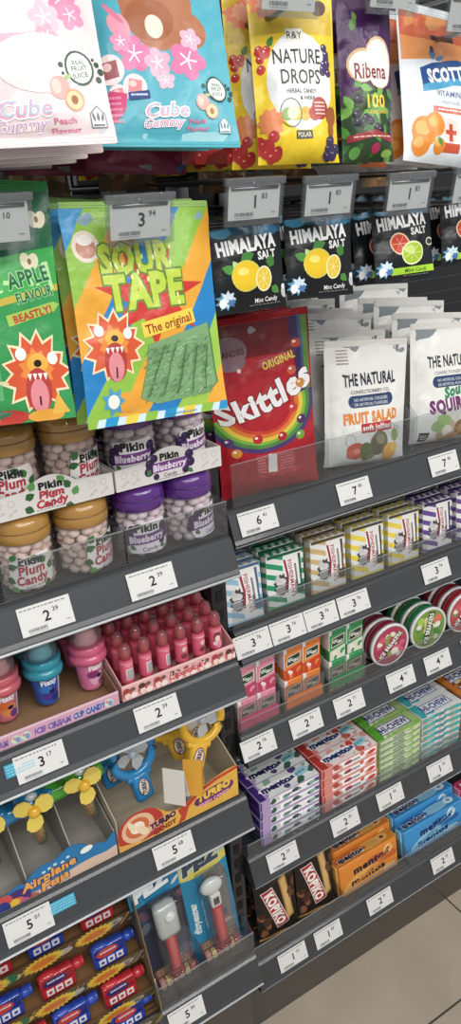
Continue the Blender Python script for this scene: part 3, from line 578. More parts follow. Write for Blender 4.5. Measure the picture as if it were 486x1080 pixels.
hang_tag(.344, -.145, 1.488, '3', '94', 'white price tag 3.94 on the hook holder over the sour tape bag', 3, 'display hook carrying the sour tape bags')
hang_tag(.207, -.142, 1.495, '4', '10', 'white price tag at the left edge over the green apple bag', 4, 'display hook carrying the green apple bags')
hang_tag(.474, -.142, 1.496, '1', '83', 'leftmost of the price tags 1.83, over the first lemon salt bag', 5, 'display hook of the first lemon salt bags')
hang_tag(.570, -.142, 1.494, '1', '83', 'price tag 1.83 over the second lemon salt bag', 6, 'display hook of the second lemon salt bags')
hang_tag(.686, -.142, 1.492, '1', '83', 'price tag 1.83 over the grapefruit lime salt bag', 7, 'display hook of the grapefruit lime bags')
hang_tag(.790, -.142, 1.494, '1', '83', 'price tag in the hook row cut off by the right edge', 8, 'display hook of the rightmost salt bags')
hang_tag(.522, -.145, 1.680, '5', '20', 'price tag at the top edge over the yellow pouch', 9, 'display hook carrying the yellow herbal pouches')
hang_tag(.664, -.135, 1.690, '6', '15', 'price tag at the top edge over the purple pouch', 10, 'display hook carrying the purple pouches')
hang_tag(.786, -.125, 1.674, '4', '85', 'price tag at the top right corner over the white vitamin pouch', 11, 'display hook carrying the vitamin pouches')
for x, y, z, l in ((.24, -.10, 1.735, 'display hook carrying the pale pink gummy bags'), (.39, -.09, 1.74, 'display hook carrying the teal gummy bags')): hook(x, y, z, l)
B = MB(); B.box(.504, 1.74, .398, .418, 1.505, 1.53, DK, .002); tag(B.build('hook_rail'), 'dark horizontal hook rail on the back panel behind the salt bags', 'rail')
B = MB(); B.box(-.24, .468, .398, .418, 1.505, 1.53, DK, .002); tag(B.build('hook_rail'), 'dark horizontal hook rail on the back panel behind the sour tape bags', 'rail')

# ------------------------------------------------------------ bags standing on the top right shelf
a = Art(); a.rect(-90, 0, 90, 280, '#c01c28'); a.rect(-90, 0, 90, 70, '#b51a26'); a.rect(-90, 195, 90, 260, '#7c1620'); a.dashes(0, 225, 60, 8, 2, '#8c2028', 3)
a.poly([(44, 260), (70, 260), (70, 120), (50, 90), (40, 110), (52, 150)], '#3f2a5e'); a.poly([(58, 260), (74, 260), (74, 110), (60, 96), (54, 110), (62, 150)], '#3a5a8a'); a.poly([(64, 240), (74, 240), (74, 120), (66, 110)], '#5a8a3a')
def swoosh(r0, r1, c):
    P = [(-8+r0*math.cos(t)*1.15, 128+r0*.86*math.sin(t)) for t in [math.radians(x) for x in range(195, 372, 8)]]; Q = [(-8+r1*math.cos(t)*1.15, 128+r1*.86*math.sin(t)) for t in [math.radians(x) for x in range(371, 194, -8)]]; a.raw(P+Q, [[i, i+1, len(P)+len(Q)-2-i, len(P)+len(Q)-1-i] for i in range(len(P)-1)], c)
for r0, r1, c in ((75, 68, '#4f3a7a'), (68, 62, '#4a8a3a'), (62, 57, '#7ab83a'), (57, 51, '#e8c83a'), (51, 45, '#e8782a'), (45, 40, '#d83a2a')): swoosh(r0, r1, c)
f = lambda x, y: (x, y*(1+.0015*x)+.0022*x*x*.6)
a.text('Skittles', 1, 137, 31, '#f2f0f0', 146, 17, bold=.042, out='#5a1a28', ow=.022, fn=f)
a.text('ORIGINAL', 26, 186, 10, '#e8d23c', 50, 13, .1, .03)
a.ell(-44, 206, 26, 20, '#8a6a74'); a.ell(-44, 192, 22, 12, '#8a6a74'); a.text('CANDIES', -42, 204, 8, '#5a2030', 38, 4, bold=.03)
for u, v, c in ((-52, 68, '#e8902a'), (-20, 84, '#c8202a'), (18, 82, '#c02030'), (-62, 84, '#5a3a7a'), (48, 78, '#6aa83a'), (52, 100, '#5a2a5a'), (44, 170, '#d85a3a'), (56, 150, '#d88a3a'), (54, 205, '#c83a2a'), (40, 118, '#d83a3a')): a.ell(u, v, 7.5, 6.5, c); a.ell(u-2, v+2, 2.4, 1.8, '#f4e8e0'); 
a.ell(-30, 168, 5, 5, '#c8343a'); a.ell(-34, 180, 3, 3, '#e8d0d0')
a.rect(-26, 28, 36, 62, '#c8343c'); a.rect(-8, 34, 6, 60, '#e8e2e0', -6); a.dashes(-18, 56, 12, 22, 5, '#e88a8a', 6); a.dashes(22, 58, 22, 24, 6, '#e07a7a', 8)
for q in range(6): t = random.Random(q); a.line([(t.uniform(-60, 60), t.uniform(10, 50)), (t.uniform(-60, 60), t.uniform(6, 40))], 1, '#9a1420')
skt = bag('fruit_candy_bag', 'large red fruit candy bag at the left end of the top right shelf', 'candy bag', 154, 250, 20, 'pouch', '#b81c26', a, (.596, .030, 1.084), (-12, 3, -2), 51, back='#9a9ca0', nu=16, nv=24)
behind(skt, 4, .05, 'large red fruit candy bags standing behind the front red bag', 'red bags behind the front red bag', jz=0, dx=.006)
def natural(sour=False):
    a = Art(); a.rect(-100, 0, 100, 220, '#ecebe6')
    a.dashes(-44, 176, 20, 24, 5, '#8a7a68', 4) if not sour else None; a.text('kg', 52, 176, 6, '#777777')
    a.text('THE NATURAL', 2, 130, 17, '#2c3244', 94, 2, bold=.035, fn=lambda x, y: (x, y+abs(math.sin(x*.16))*2)); a.text('CONFECTIONERY CO.', 2, 113, 5.2, '#3a4050', 70, 2, bold=.01)
    a.ell(-30, 98, 8, 9, '#2c4470'); a.ell(34, 101, 8, 9, '#2c4470'); a.rect(-31, 90, 35, 108, '#2c4470', 2); a.text('NO ARTIFICIAL COLOURS', 2, 101.5, 4.4, '#d8dce4', 60, 2); a.text('OR ARTIFICIAL FLAVOURS', 2, 94.5, 4.4, '#d8dce4', 60, 2)
    if not sour:
        a.text('FRUIT SALAD', 2, 75, 15, '#ee8a3a', 96, 3, bold=.06); a.rect(-18, 52, 38, 66, '#c8323a', 3); a.text('soft jellies', 10, 59.5, 8, '#f6eeea', 50, 3, bold=.03)
        for u, v in ((-36, 40), (50, 48), (38, 54)): a.ring(u, v, 8, 10, .8, '#9aa0a4')
        a.ell(-26, 24, 17, 13, '#d8482e'); a.ell(-34, 20, 9, 7, '#e8604a'); a.ell(-8, 22, 12, 15, '#5a6a34', 20); a.ell(14, 34, 16, 19, '#7a7052', -20); a.ell(10, 30, 11, 13, '#5c5a3c'); a.ell(16, 40, 8, 8, '#98906a'); a.ell(36, 18, 14, 15, '#f0a838', 30); a.ell(44, 26, 8, 7, '#f4c050'); a.ell(46, 44, 8, 10, '#8aa858')
        a.ell(-26, 24, 6, 4, '#ee8a70'); a.ell(0, 14, 8, 5, '#8a8a48')
    else:
        a.text('Sour', 6, 84, 16, '#2f8f62', 44, 12, .2, .06); a.text('SQUIRMS', 2, 62, 19, '#7a2470', 92, 5, bold=.06)
        a.ell(6, 24, 44, 24, '#efe9dc'); a.ring(-12, 20, 20, 19, 10, '#c8b890'); a.ell(-30, 28, 13, 9, '#8fb86a', 20); a.ell(-18, 38, 15, 8, '#a8c870', -10); a.ring(18, 22, 16, 14, 8, '#9a6a34'); a.ell(16, 20, 8, 7, '#c09050'); a.ell(34, 40, 16, 8, '#f09a9a', 10); a.ell(42, 16, 14, 7, '#e8c850', 30); a.ell(2, 10, 13, 6, '#d89a6a')
        a.rect(-60, 3, -44, 18, '#1d1f26'); a.dashes(-52, 14, 12, 8, 3, '#d8d8d8', 2)
    return a
fr = bag('fruit_gummy_bag', 'white soft fruit jelly bag with orange lettering, front one of its row', 'candy bag', 146, 188, 20, 'pouch', '#e6e5e0', natural(), (.772, .030, 1.084), (-8, 7, 5), 53, back='#8f979c', nu=16, nv=20)
behind(fr, 5, .05, 'white fruit jelly bags standing behind the front one in the shade', 'white bags behind the fruit jelly bag', jz=.008, dx=.006, dz=.010)
sq = bag('sour_gummy_bag', 'white sour gummy bag with purple lettering near the right edge, front one', 'candy bag', 148, 190, 20, 'pouch', '#e6e5e0', natural(True), (.946, .030, 1.084), (-6, 8, 5), 55, back='#8f979c', nu=16, nv=20)
behind(sq, 4, .05, 'white sour gummy bags standing behind the front one near the right edge', 'white bags behind the sour gummy bag', jz=.008, dx=.006, dz=.010)
riser(.515, 1.20, .006, 1.085, .062, (.676, .684, .852, .86), 'clear acrylic riser in front of the large candy bags on the top right shelf')

# ------------------------------------------------------------ striped lozenge packets
def packet(col, dark, label, loc, rot=(0, 0, 0)):
    t = thing('lozenge_packet', label, 'lozenge packet', loc, orient(*rot)); W, H = 70, 88
    F = lambda u, v: Vector((u, -8-2.2*max(0, 1-(2*u/W)**2)*max(0, math.sin(PI*v/H))-.7*noise.noise(Vector((u*.09, v*.08, hash(col) % 7*0+len(label)*.3))), v))*.001
    a = Art(); a.rect(-35, 0, 35, H, '#e6e6e3')
    for k in range(-3, 8): v = k*17.5; a.poly([(-35, v), (-35, v+8.5), (35, v-26+8.5), (35, v-26)], col)
    a.poly([(-6, 72), (-2, 89), (32, 89), (30, 60), (24, -1), (2, -1), (-4, 34)], '#ecebe8')
    a.burst(-10, 36, 14, 21, '#4a4a4e', 11, .76, seed=5); a.ell(-10, 42, 9, 6, '#d4d4d2'); a.ell(-11, 30, 9, 8, '#8a8a8c'); a.poly([(-22, 44), (-7, 42), (-17, 57)], '#c8c8c8'); a.line([(-22, 24), (-8, 18), (2, 24)], 2, '#dadada'); a.line([(-20, 34), (0, 36)], 1, '#e4e4e4')
    a.poly([(-4, 76), (0, 76), (5, 48), (3, 22), (-1, 22), (1, 48)], '#a3283a'); a.text("FISHERMAN'S", 10.5, 43, 7, '#b84656', 62, -84, bold=.02); a.rect(17.5, 30, 21, 66, '#7a7a80', 5); a.text('FRIEND', 19, 26, 5, '#5a3a40', 24, -84, bold=.04)
    a.poly([(24, 80), (29, 80), (31, 16), (28, 16)], dark); a.rect(-35, 0, 35, 3, col); a.rect(20, 14, 34, 30, dark)
    B = MB(); sheet(B, F, lsp(-35, 35, 8), lsp(0, H, 8), '#e4e4e2', a)
    B.box(-.035, .035, -.0078, .009, 0, .088, mt('#dcdcd8', 'film'), .002)
    b = Art()
    for k in range(6): b.poly([(-35+k*14-6, 0), (-35+k*14+1, 0), (-35+k*14+8, 17), (-35+k*14+1, 17)], col)
    art_flat(B, b, (0, -.0078, .0882), (1, 0, 0), (0, 1, 0), 70, 16.6)
    for sx in (-1, 1):
        c = Art()
        for k in range(6): c.poly([(-9, k*17), (-9, k*17+8), (9, k*17+12), (9, k*17+4)], col)
        art_flat(B, c, (sx*.0352, .0005, 0), (0, sx, 0), (0, 0, 1), 16, 88)
    B.build('carton', t)
    S = MB(); S.box(-.033, .033, -.0096, -.0088, .083, .0875, mt(dark, 'film'), .0003); S.build('flap', t)
    return t
FF = [('#8fc0dc', '#4a6a8a', .533, .028, 'pale blue striped', 'leftmost, half hidden by the left bay'), ('#1f9a68', '#205a44', .612, .030, 'green striped', 'second from left'), ('#cdb076', '#5a4a34', .695, .030, 'tan striped', 'between the green and yellow ones'),
      ('#ecd23c', '#4a4a48', .776, .030, 'yellow striped', 'left one of the two yellow columns'), ('#ecd23c', '#4a4a48', .855, .030, 'yellow striped', 'right one of the two yellow columns'), ('#6a4a9c', '#3a2a5c', .934, .030, 'purple striped', 'left one of the two purple columns'), ('#6a4a9c', '#3a2a5c', 1.014, .030, 'purple striped', 'at the right edge of the frame')]
for i, (c, d, x, y, l, w) in enumerate(FF):
    p = packet(c, d, f'{l} lozenge packet, {w}', (x, y, .8905), (1, 5 if i else 8, 2.2))
    for k in range(1, 4): dup(p, (x+.003*k, y+.024*k+.004, .8905), orient(0, 3, 1), f'{l} lozenge packets behind their front packet, {w}', f'{l} packets behind, {w}')
riser(.505, 1.2, .008, .8915, .034, (.572, .654, .736, .816, .895, .974), 'clear acrylic riser in front of the striped lozenge packets', .06)

# ------------------------------------------------------------ small mint boxes
def mint_box(col, deep, cap, label, loc, rz=0, group=None):
    t = thing('mint_box', label, 'mint box', loc, (0, 0, math.radians(rz)), group)
    B = MB(); B.box(-.0175, .0175, -.008, .008, 0, .053, mt(col, 'gloss'), .0025)
    a = Art(); a.rect(-16.5, 2, 16.5, 52, col); a.poly([(-16.5, 2), (16.5, 2), (16.5, 26), (-16.5, 20)], deep)
    a.poly([(-14, 26), (13, 29), (15, 47), (-11, 44)], '#e6dcc4'); a.poly([(-12.4, 27.6), (11.8, 30.4), (13.4, 45.4), (-10, 42.6)], '#24423a'); a.text('tic', -5, 37.8, 7, '#f4f4ea', 9, 5, .15, .03); a.text('tac', 5, 35.4, 7, '#f4f4ea', 11, 5, .15, .03)
    for q in range(5): r = random.Random(q); a.ell(r.uniform(-10, 12), r.uniform(5, 17), 4.6, 3, '#f2e2d8' if q % 2 else col, r.uniform(0, 180))
    art_flat(B, a, (0, -.00805, 0), (1, 0, 0), (0, 0, 1), 32, 53); B.build('box_body', t)
    K = MB(); K.box(-.0172, .0172, -.0082, .0082, .0525, .0585, mt(col, 'plastic'), .002); K.build('flip_cap', t)
    K = MB(); K.box(-.0182, -.0120, -.0085, .0085, .0500, .0592, mt(cap, 'plastic'), .0012); K.box(-.0184, -.0168, -.0085, .0085, .022, .0512, mt(cap, 'plastic'), .0006); K.build('cap_hinge', t)
    return t
def mint_pair(col, deep, x, name):
    tags = ('left', 'right')
    for r in range(3):
        for k in range(2):
            for lv in range(2):
                z = .702+.0592*lv; xx = x+(-.0185 if k == 0 else .0185)+.003*r; y = .020+.019*r
                if r == 0 and lv == 0 and k == 0: p = mint_box(col, deep, '#e8e8e4', f'{name} mint box, front row, lower left one of four', (xx, y, z)); continue
                l = f'{name} mint box, front row, {"upper" if lv else "lower"} {tags[k]} one of four' if r == 0 else f'{name} mint boxes in the rows behind the front four'
                dup(p, (xx, y, z), None, l, None if r == 0 else f'{name} mint boxes behind')
    B = MB(); B.box(-.040, .040, -.0004, .0004, 0, .052, clear('tinted_'+col, '#f0ecec', .05)); B.box(-.036, .036, -.0009, -.0005, .010, .030, mt({'#e88aa4': '#d04470', '#f0802c': '#e8702c', '#2f9a54': '#2f8a50'}[col], 'film')); B.box(-.0404, -.0396, 0, .06, 0, .052, ACR); B.box(.0396, .0404, 0, .06, 0, .052, ACR)
    o = B.build('acrylic_tray'); o.location = (x, .0085, .7015); tag(o, f'tinted clear tray front holding the {name} mint boxes', 'display tray')
mint_pair('#e88aa4', '#c83a62', .543, 'pink')
mint_pair('#f0802c', '#d83a20', .632, 'orange')
mint_pair('#2f9a54', '#d8dcc8', .722, 'green')
riser(.505, 1.2, .0045, .7025, .026, (.588, .677, .768, .870, .97), 'clear acrylic riser in front of the mint boxes and round tins', .06)

# ------------------------------------------------------------ round mint tins on edge
def tin(col, art, label, loc, rot=(0, 0, 0)):
    t = thing('round_tin', label, 'mint tin', loc, rot)
    T = Matrix.Translation((0, 0, .041)) @ Matrix.Rotation(PI/2, 4, 'X')   # axis along Y, face towards -Y
    B = MB(); B.lathe([(.0385, -.010), (.040, -.009), (.040, .002), (.0385, .0035)], mt(col, 'gloss'), 40, T); B.build('tin_body', t)
    L = MB(); L.lathe([(.0385, .003), (.0412, .0035), (.0412, .0082), (.0398, .0098), (.0375, .0100), (.0370, .0090), (.0001, .0090)], mt('#dfe3e3', 'gloss'), 40, T); art_flat(L, art, (0, -.00905, .0), (1, 0, 0), (0, 0, 1), 82, 82, eps=.000004); L.build('lid', t)
    return t
def tin_art(c1, c2, c3, red):
    a = Art(); a.ell(0, 41, 36.5, 36.5, c1, n=36); rd = random.Random(3)
    for q in range(24):
        r = rd.uniform(0, 30); t = rd.uniform(0, 6.3); a.ell(r*math.cos(t), 41+r*math.sin(t), 6, 4.5, [c2, c3, '#e8e4cc'][q % 3], rd.uniform(0, 180))
    if red: a.rect(-30, 34, 30, 46, '#5a1420', 42); a.text('ICE BREAKERS', 0, 41, 8, '#f2ece8', 58, 42, bold=.05); a.ell(10, 27, 8, 7, '#e8d8d0'); a.ell(-17, 56, 7, 6, '#d85a6a')
    else: a.rect(-33, 34, 33, 48, '#1f2a1c', 78); a.text('ICE BREAKERS', 0, 41, 9.5, '#e8ecdc', 60, 78, bold=.05); a.ell(20, 55, 9, 9, '#e8705a'); a.ell(20, 44, 7, 6, '#e8e4d0'); a.ell(-18, 60, 8, 7, '#a8cc50')
    return a
ta = tin('#a8203c', tin_art('#b83a58', '#8fa04a', '#d8607a', True), 'red lidded round tin, front one of the left red pair', (.822, .022, .7015), (0, 0, math.radians(-4)))
dup(ta, (.822, .047, .7015), None, 'red round tin, second behind the left red front tin'); dup(ta, (.820, .073, .7015), None, 'dark red round tin, third behind the left red front tin')
tg = tin('#1f8a4c', tin_art('#7a9a3c', '#c8d070', '#4a8a3c', False), 'green round tin, front one of the green row', (.914, .022, .7015), (0, 0, math.radians(-4)))
dup(tg, (.914, .047, .7015), None, 'green round tin, second behind the green front tin'); dup(tg, (.913, .073, .7015), None, 'dark green round tin, third behind the green front tin')
tr = tin('#c02030', tin_art('#c04a50', '#d8908a', '#6a9a6a', True), 'red round tin, front one at the right edge of the frame', (1.006, .022, .7015), (0, 0, math.radians(-4)))
dup(tr, (1.006, .047, .7015), None, 'red round tin, second behind the tin at the right edge'); dup(tr, (1.005, .073, .7015), None, 'red round tin, third behind the tin at the right edge')

# ------------------------------------------------------------ stacked flat packs
def flat_pack(name, label, cat, L, W, H, base, top, front, end, loc, side=None):
    t = thing(name, label, cat, loc); B = MB()
    B.box(-L/2, L/2, 0, W, 0, H, mt(base), .0022)
    art_flat(B, top, (0, 0, H+.00003), (1, 0, 0), (0, 1, 0), L*1000-3, W*1000-1.5, eps=.000006); art_flat(B, front, (0, -.00003, 0), (1, 0, 0), (0, 0, 1), L*1000-3, H*1000-2, eps=.000006)
    if side: art_flat(B, side, (-L/2-.00003, W/2, 0), (0, -1, 0), (0, 0, 1), W*1000-3, H*1000-2, eps=.000006)
    B.build('wrapper', t)
    for x in (-L/2-.0006, L/2-.004): E = MB(); E.box(x, x+.0046, .002, W-.002, .002, H-.002, mt(end), .0012); E.build('end_fold', t)
    return t
def stack(p, x, y, z, W, H, rows, lv, name, dx=.002):
    where = ['top', 'second from top', 'third from top', 'fourth from top', 'fifth from top', 'sixth from top', 'bottom']; rd = random.Random(name); first = True
    for r in range(rows):
        for k in range(lv):
            loc = (x+dx*r+rd.uniform(-.0012, .0012), y+r*(W+.0008), z+k*(H+.0003)); n = lv-1-k
            l = f'{name}, {where[n]} of the front column' if r == 0 else (f'{name}, top of the column behind the front' if (r == 1 and n == 0) else f'{name}, in the columns behind under the top ones')
            if first: p.location = loc; p['label'] = l; first = False
            else: dup(p, loc, None, l, None if (r == 0 or (r == 1 and n == 0)) else name+' behind')
            
def roll_art(bg, acc, word, wc, L=126, W=41, H=19, tone='#ffffff', hic=False, seed=1):
    a = Art(); a.rect(-L/2, 0, L/2, W, bg); rd = random.Random(seed)
    if not hic:
        a.rect(-L/2, 0, -L/2+14, W, acc[0]); a.poly([(-L/2+14, 0), (-L/2+24, 0), (-L/2+20, W), (-L/2+14, W)], acc[1])
        for q in range(15): a.ell(rd.uniform(-L/2+20, L/2-4), rd.uniform(2, W-2), rd.uniform(4, 10), rd.uniform(3, 7), acc[2+q % (len(acc)-2)], rd.uniform(0, 90))
        a.ell(-14, W/2, 38, 9, tone); a.text(word, -12, W/2, 13, wc, 66, 0, bold=.06, out=tone, ow=.07); a.ell(40, W/2+2, 15, 9, '#9fd8e0', 15); a.text('pure', 36, W/2+3, 7, '#2f8fb0', 20, 8, bold=.04); a.ell(44, W/2-9, 9, 4, '#f4f8f8')
    else:
        for q in range(9): a.ell(rd.uniform(-L/2+6, L/2-4), rd.uniform(2, W-2), rd.uniform(6, 14), rd.uniform(4, 8), acc[2+q % (len(acc)-2)], rd.uniform(0, 90))
        a.poly([(-L/2, 0), (-L/2+14, 0), (-L/2+22, W), (-L/2, W)], acc[0]); a.poly([(-38, 7), (36, 9), (34, W-7), (-34, W-8)], wc); a.poly([(-36, 8.5), (34, 10.5), (32, W-8.5), (-32, W-9.5)], '#e4e8f4'); a.text(word, -1, W/2, 14, wc, 64, 1, bold=.035); 
    f = Art(); f.rect(-L/2, 0, L/2, H, acc[1] if not hic else '#8f9a84'); f.rect(-L/2+14, 2, L/2-3, H-3, tone if not hic else '#b8beb0')
    for q in range(9): f.ell(rd.uniform(-L/2+24, L/2-6), H/2+rd.uniform(-4, 4), rd.uniform(4, 10), 4.4, acc[2+q % (len(acc)-2)])
    if not hic: f.rect(-L/2, 0, -L/2+22, H, acc[1]); f.dashes(-L/2+32, H-4, 18, 9, 3, '#3a4a5a', 2); f.text(word, 4, H/2, 6, wc, 36, bold=.03); f.rect(-L/2, 0, -L/2+4, H, acc[0])
    else: f.rect(-L/2+4, 4, L/2-4, H-5, acc[2]); f.text(word, -4, H/2-1, 5, wc, 28, bold=.04); f.dashes(24, H-5, 18, 6, 2, '#6a7464', 4)
    s = Art(); s.rect(-W/2, 0, W/2, H, acc[0]); s.ell(2, H/2, 12, 6, acc[1]); s.ell(-2, H/2+1, 6, 3, '#e8dcf4')
    return a, f, s
t_, f_, s_ = roll_art('#e8ece8', ['#4a2c8a', '#b89ad0', '#3c6a54', '#eef2f0', '#5a4a8a', '#8ab8a4'], 'mentos', '#2c2f6e', seed=3)
stack(flat_pack('chewy_roll_pack', '', 'chewy mint pack',   .126, .041, .0193, '#a49cb4', t_, f_, '#4a2c8a', (0, 0, 0), s_), .600, .012, .4475, .041, .0193, 3, 5, 'purple ended chewy mint pack')
t_, f_, s_ = roll_art('#f0e4e2', ['#c8382c', '#e88a80', '#e0483c', '#f6ece8', '#f2a090', '#d8685a'], 'mentos', '#2c3f7e', seed=5)
stack(flat_pack('chewy_roll_pack', '', 'chewy mint pack', .130, .041, .0193, '#dc948c', t_, f_, '#d04438', (0, 0, 0), s_), .733, .012, .4475, .041, .0193, 3, 5, 'strawberry red chewy mint pack')
t_, f_, s_ = roll_art('#a8c878', ['#5ab02c', '#4f9a2c', '#c8e0a0', '#8cc850', '#e4ecd4'], 'HI-CHEW', '#2c2f6a', 106, 41, 14, hic=True, seed=7)
stack(flat_pack('chewy_stick_pack', '', 'chewy stick pack', .106, .041, .0138, '#7aa850', t_, f_, '#5a9a34', (0, 0, 0), s_), .853, .012, .4475, .041, .0138, 3, 7, 'green chewy stick pack')
t_, f_, s_ = roll_art('#e4e8e8', ['#3ab4b8', '#5ac0c4', '#3ab8bc', '#ece8e2', '#e8d8c8'], 'HI-CHEW', '#2c3f8a', 106, 41, 14, hic=True, seed=9)
stack(flat_pack('chewy_stick_pack', '', 'chewy stick pack', .104, .041, .0138, '#d8d4d0', t_, f_, '#d0ccc8', (0, 0, 0), s_), .961, .012, .4475, .041, .0138, 3, 7, 'teal and white chewy stick pack')
t_, f_, s_ = roll_art('#e8a040', ['#e07a28', '#e8a040', '#f2c060', '#8a4a2c', '#f4ddb0'], 'HI-CHEW', '#2c2f6a', 106, 41, 14, hic=True, seed=11)
stack(flat_pack('chewy_stick_pack', '', 'chewy stick pack', .104, .041, .0138, '#b06a34', t_, f_, '#a05a2c', (0, 0, 0), s_), 1.069, .012, .4475, .041, .0138, 3, 7, 'orange chewy stick pack at the right edge')
riser(.505, 1.2, .006, .4475, .028, (.534, .666, .7985, .907, 1.0145), 'clear acrylic riser in front of the stacked chewy packs', .1)

# ------------------------------------------------------------ lowest right shelf
def coffee_pack(label, loc, rot):
    a = Art(); a.rect(-50, 0, 50, 140, '#241a16'); a.rect(-50, 118, 50, 140, '#33261f')
    a.poly([(18, 30), (34, 36), (24, 128), (8, 120)], '#b8843c'); a.poly([(20, 36), (30, 40), (22, 122), (12, 116)], '#d8b068'); 
    for q in range(12): r = random.Random(q); a.ell(r.uniform(-40, -10) if q % 3 else r.uniform(24, 44), r.uniform(14, 60) if q % 3 else r.uniform(60, 116), 8, 5.5, ['#6a3c22', '#8a5430', '#4a2c1c'][q % 3], r.uniform(0, 180))
    a.poly([(-32, 106), (-6, 112), (22, 28), (-4, 20)], '#e8dcd4'); a.poly([(-30, 105), (-7, 110), (20, 29), (-3, 22)], '#c0242c'); a.text('KOPIKO', -5, 66, 18, '#f4efe8', 74, -73, bold=.06)
    a.rect(-46, 4, 46, 9, '#b8843c')
    return bag('coffee_candy_bag', label, 'coffee candy bag', 86, 140, 9, 'pillow', '#221814', a, loc, rot, 61, back='#4a3a30', nu=10, nv=14)
k1 = coffee_pack('dark coffee candy bag with red label, leftmost on the lowest right shelf', (.578, .030, .192), (-6, 9, 0))
dup(k1, (.667, .030, .192), orient(-4, 12, 3), 'dark coffee candy bag with red label, second from left on the lowest shelf')
for i in range(1, 4):
    dup(k1, (.582+.003*i, .030+.03*i, .192), orient(-4, 8, 0), 'dark coffee candy bags behind the leftmost coffee candy bag', 'coffee bags of the left column')
    dup(k1, (.673+.003*i, .030+.03*i, .192), orient(-4, 10, 2), 'dark coffee candy bags behind the second coffee candy bag', 'coffee bags of the second column')
def chewy_box(pal, label, L, H, W):
    a = Art(); a.rect(-L/2, 0, L/2, W, pal[0]); a.ell(20, W/2, 34, W*.4, pal[1]); a.ell(-L/2+42, W/2, 40, W*.34, pal[2]); a.text('mentos', -L/2+42, W/2, 12, pal[3], 60, bold=.06, out='#f4f0ec', ow=.06); a.ell(L/2-26, W/2+1, 13, 9, pal[4]); a.ell(L/2-26, W/2+1, 5, 4, pal[5])
    f = Art(); f.rect(-L/2, 0, L/2, H, pal[0]); f.ell(-20, H*.35, 50, 13, pal[1], 15); f.ell(34, H*.6, 40, 11, pal[2], -10); f.ell(50, H*.75, 12, 11, pal[4]); f.ell(50, H*.75, 5, 4, pal[5])
    f.ell(10, H*.2, 60, 5, pal[1]); f.text('mentos', 6, H*.66, 15, pal[3], 88, 2, bold=.06); f.text('mentos', -4, H*.30, 14, pal[3], 84, 2, bold=.05); f.dashes(50, 12, 30, 8, 3, '#f4f0ec', 3)
    for q in range(7): f.n += 0; f.line([(-L/2+4+q*9, 4+q*2), (-L/2+30+q*13, 12+q*5), (L/2-60+q*8, 16+q*7)], 1.3, pal[1] if q % 2 else pal[2])
    t = thing('chewy_candy_box', label, 'chewy candy box'); B = MB()
    B.box(-L/2000, L/2000, 0, W/1000, 0, H/1000, mt(pal[0]), .004)
    art_flat(B, f, (0, -.00004, 0), (1, 0, 0), (0, 0, 1), L-6, H-5); art_flat(B, a, (0, 0.001, H/1000+.00004), (1, 0, 0), (0, 1, 0), L-6, W-3); B.build('box_body', t)
    for x in (-L/2000-.003, L/2000-.002): E = MB(); E.box(x, x+.005, .006, W/1000-.006, .002, H/1000-.002, mt(pal[1]), .001); E.build('end_crimp', t)
    return t
where = ['front one', 'second one behind the front', 'third one behind the front']
b = chewy_box(['#ee8a2a', '#f4b04a', '#d8622c', '#2c2438', '#f7c46a', '#8a3a1c'], '', 150, 68, 30)
for i in range(3):
    l = 'orange caramel chewy candy box, '+where[i]; loc = (.797+.012*i, .024+i*.032, .195+.006*i)
    if i == 0: b.location = loc; b['label'] = l; b.rotation_euler = (math.radians(-8), 0, 0)
    else: dup(b, loc, None, l)
b = chewy_box(['#3a9ae0', '#8fd0f0', '#2468b8', '#1f2f6a', '#e0f0f8', '#5ab0e0'], '', 170, 62, 30)
for i in range(3):
    l = 'blue mint chewy candy box, '+where[i]; loc = (.975+.006*i, .024+i*.032, .195+.009*i)
    if i == 0: b.location = loc; b['label'] = l; b.rotation_euler = (math.radians(-8), 0, 0)
    else: dup(b, loc, None, l)
b = chewy_box(['#d83a6a', '#f08aa8', '#b02450', '#f4e8ee', '#f8c0d0', '#8a1c3c'], 'pink chewy candy box behind the blue ones at the right edge', 110, 60, 30); b.location = (1.135, .05, .1915)
riser(.505, 1.2, .006, .1935, .036, (.622, .714, .884), 'clear acrylic riser in front of the coffee candy and chewy boxes', .1)

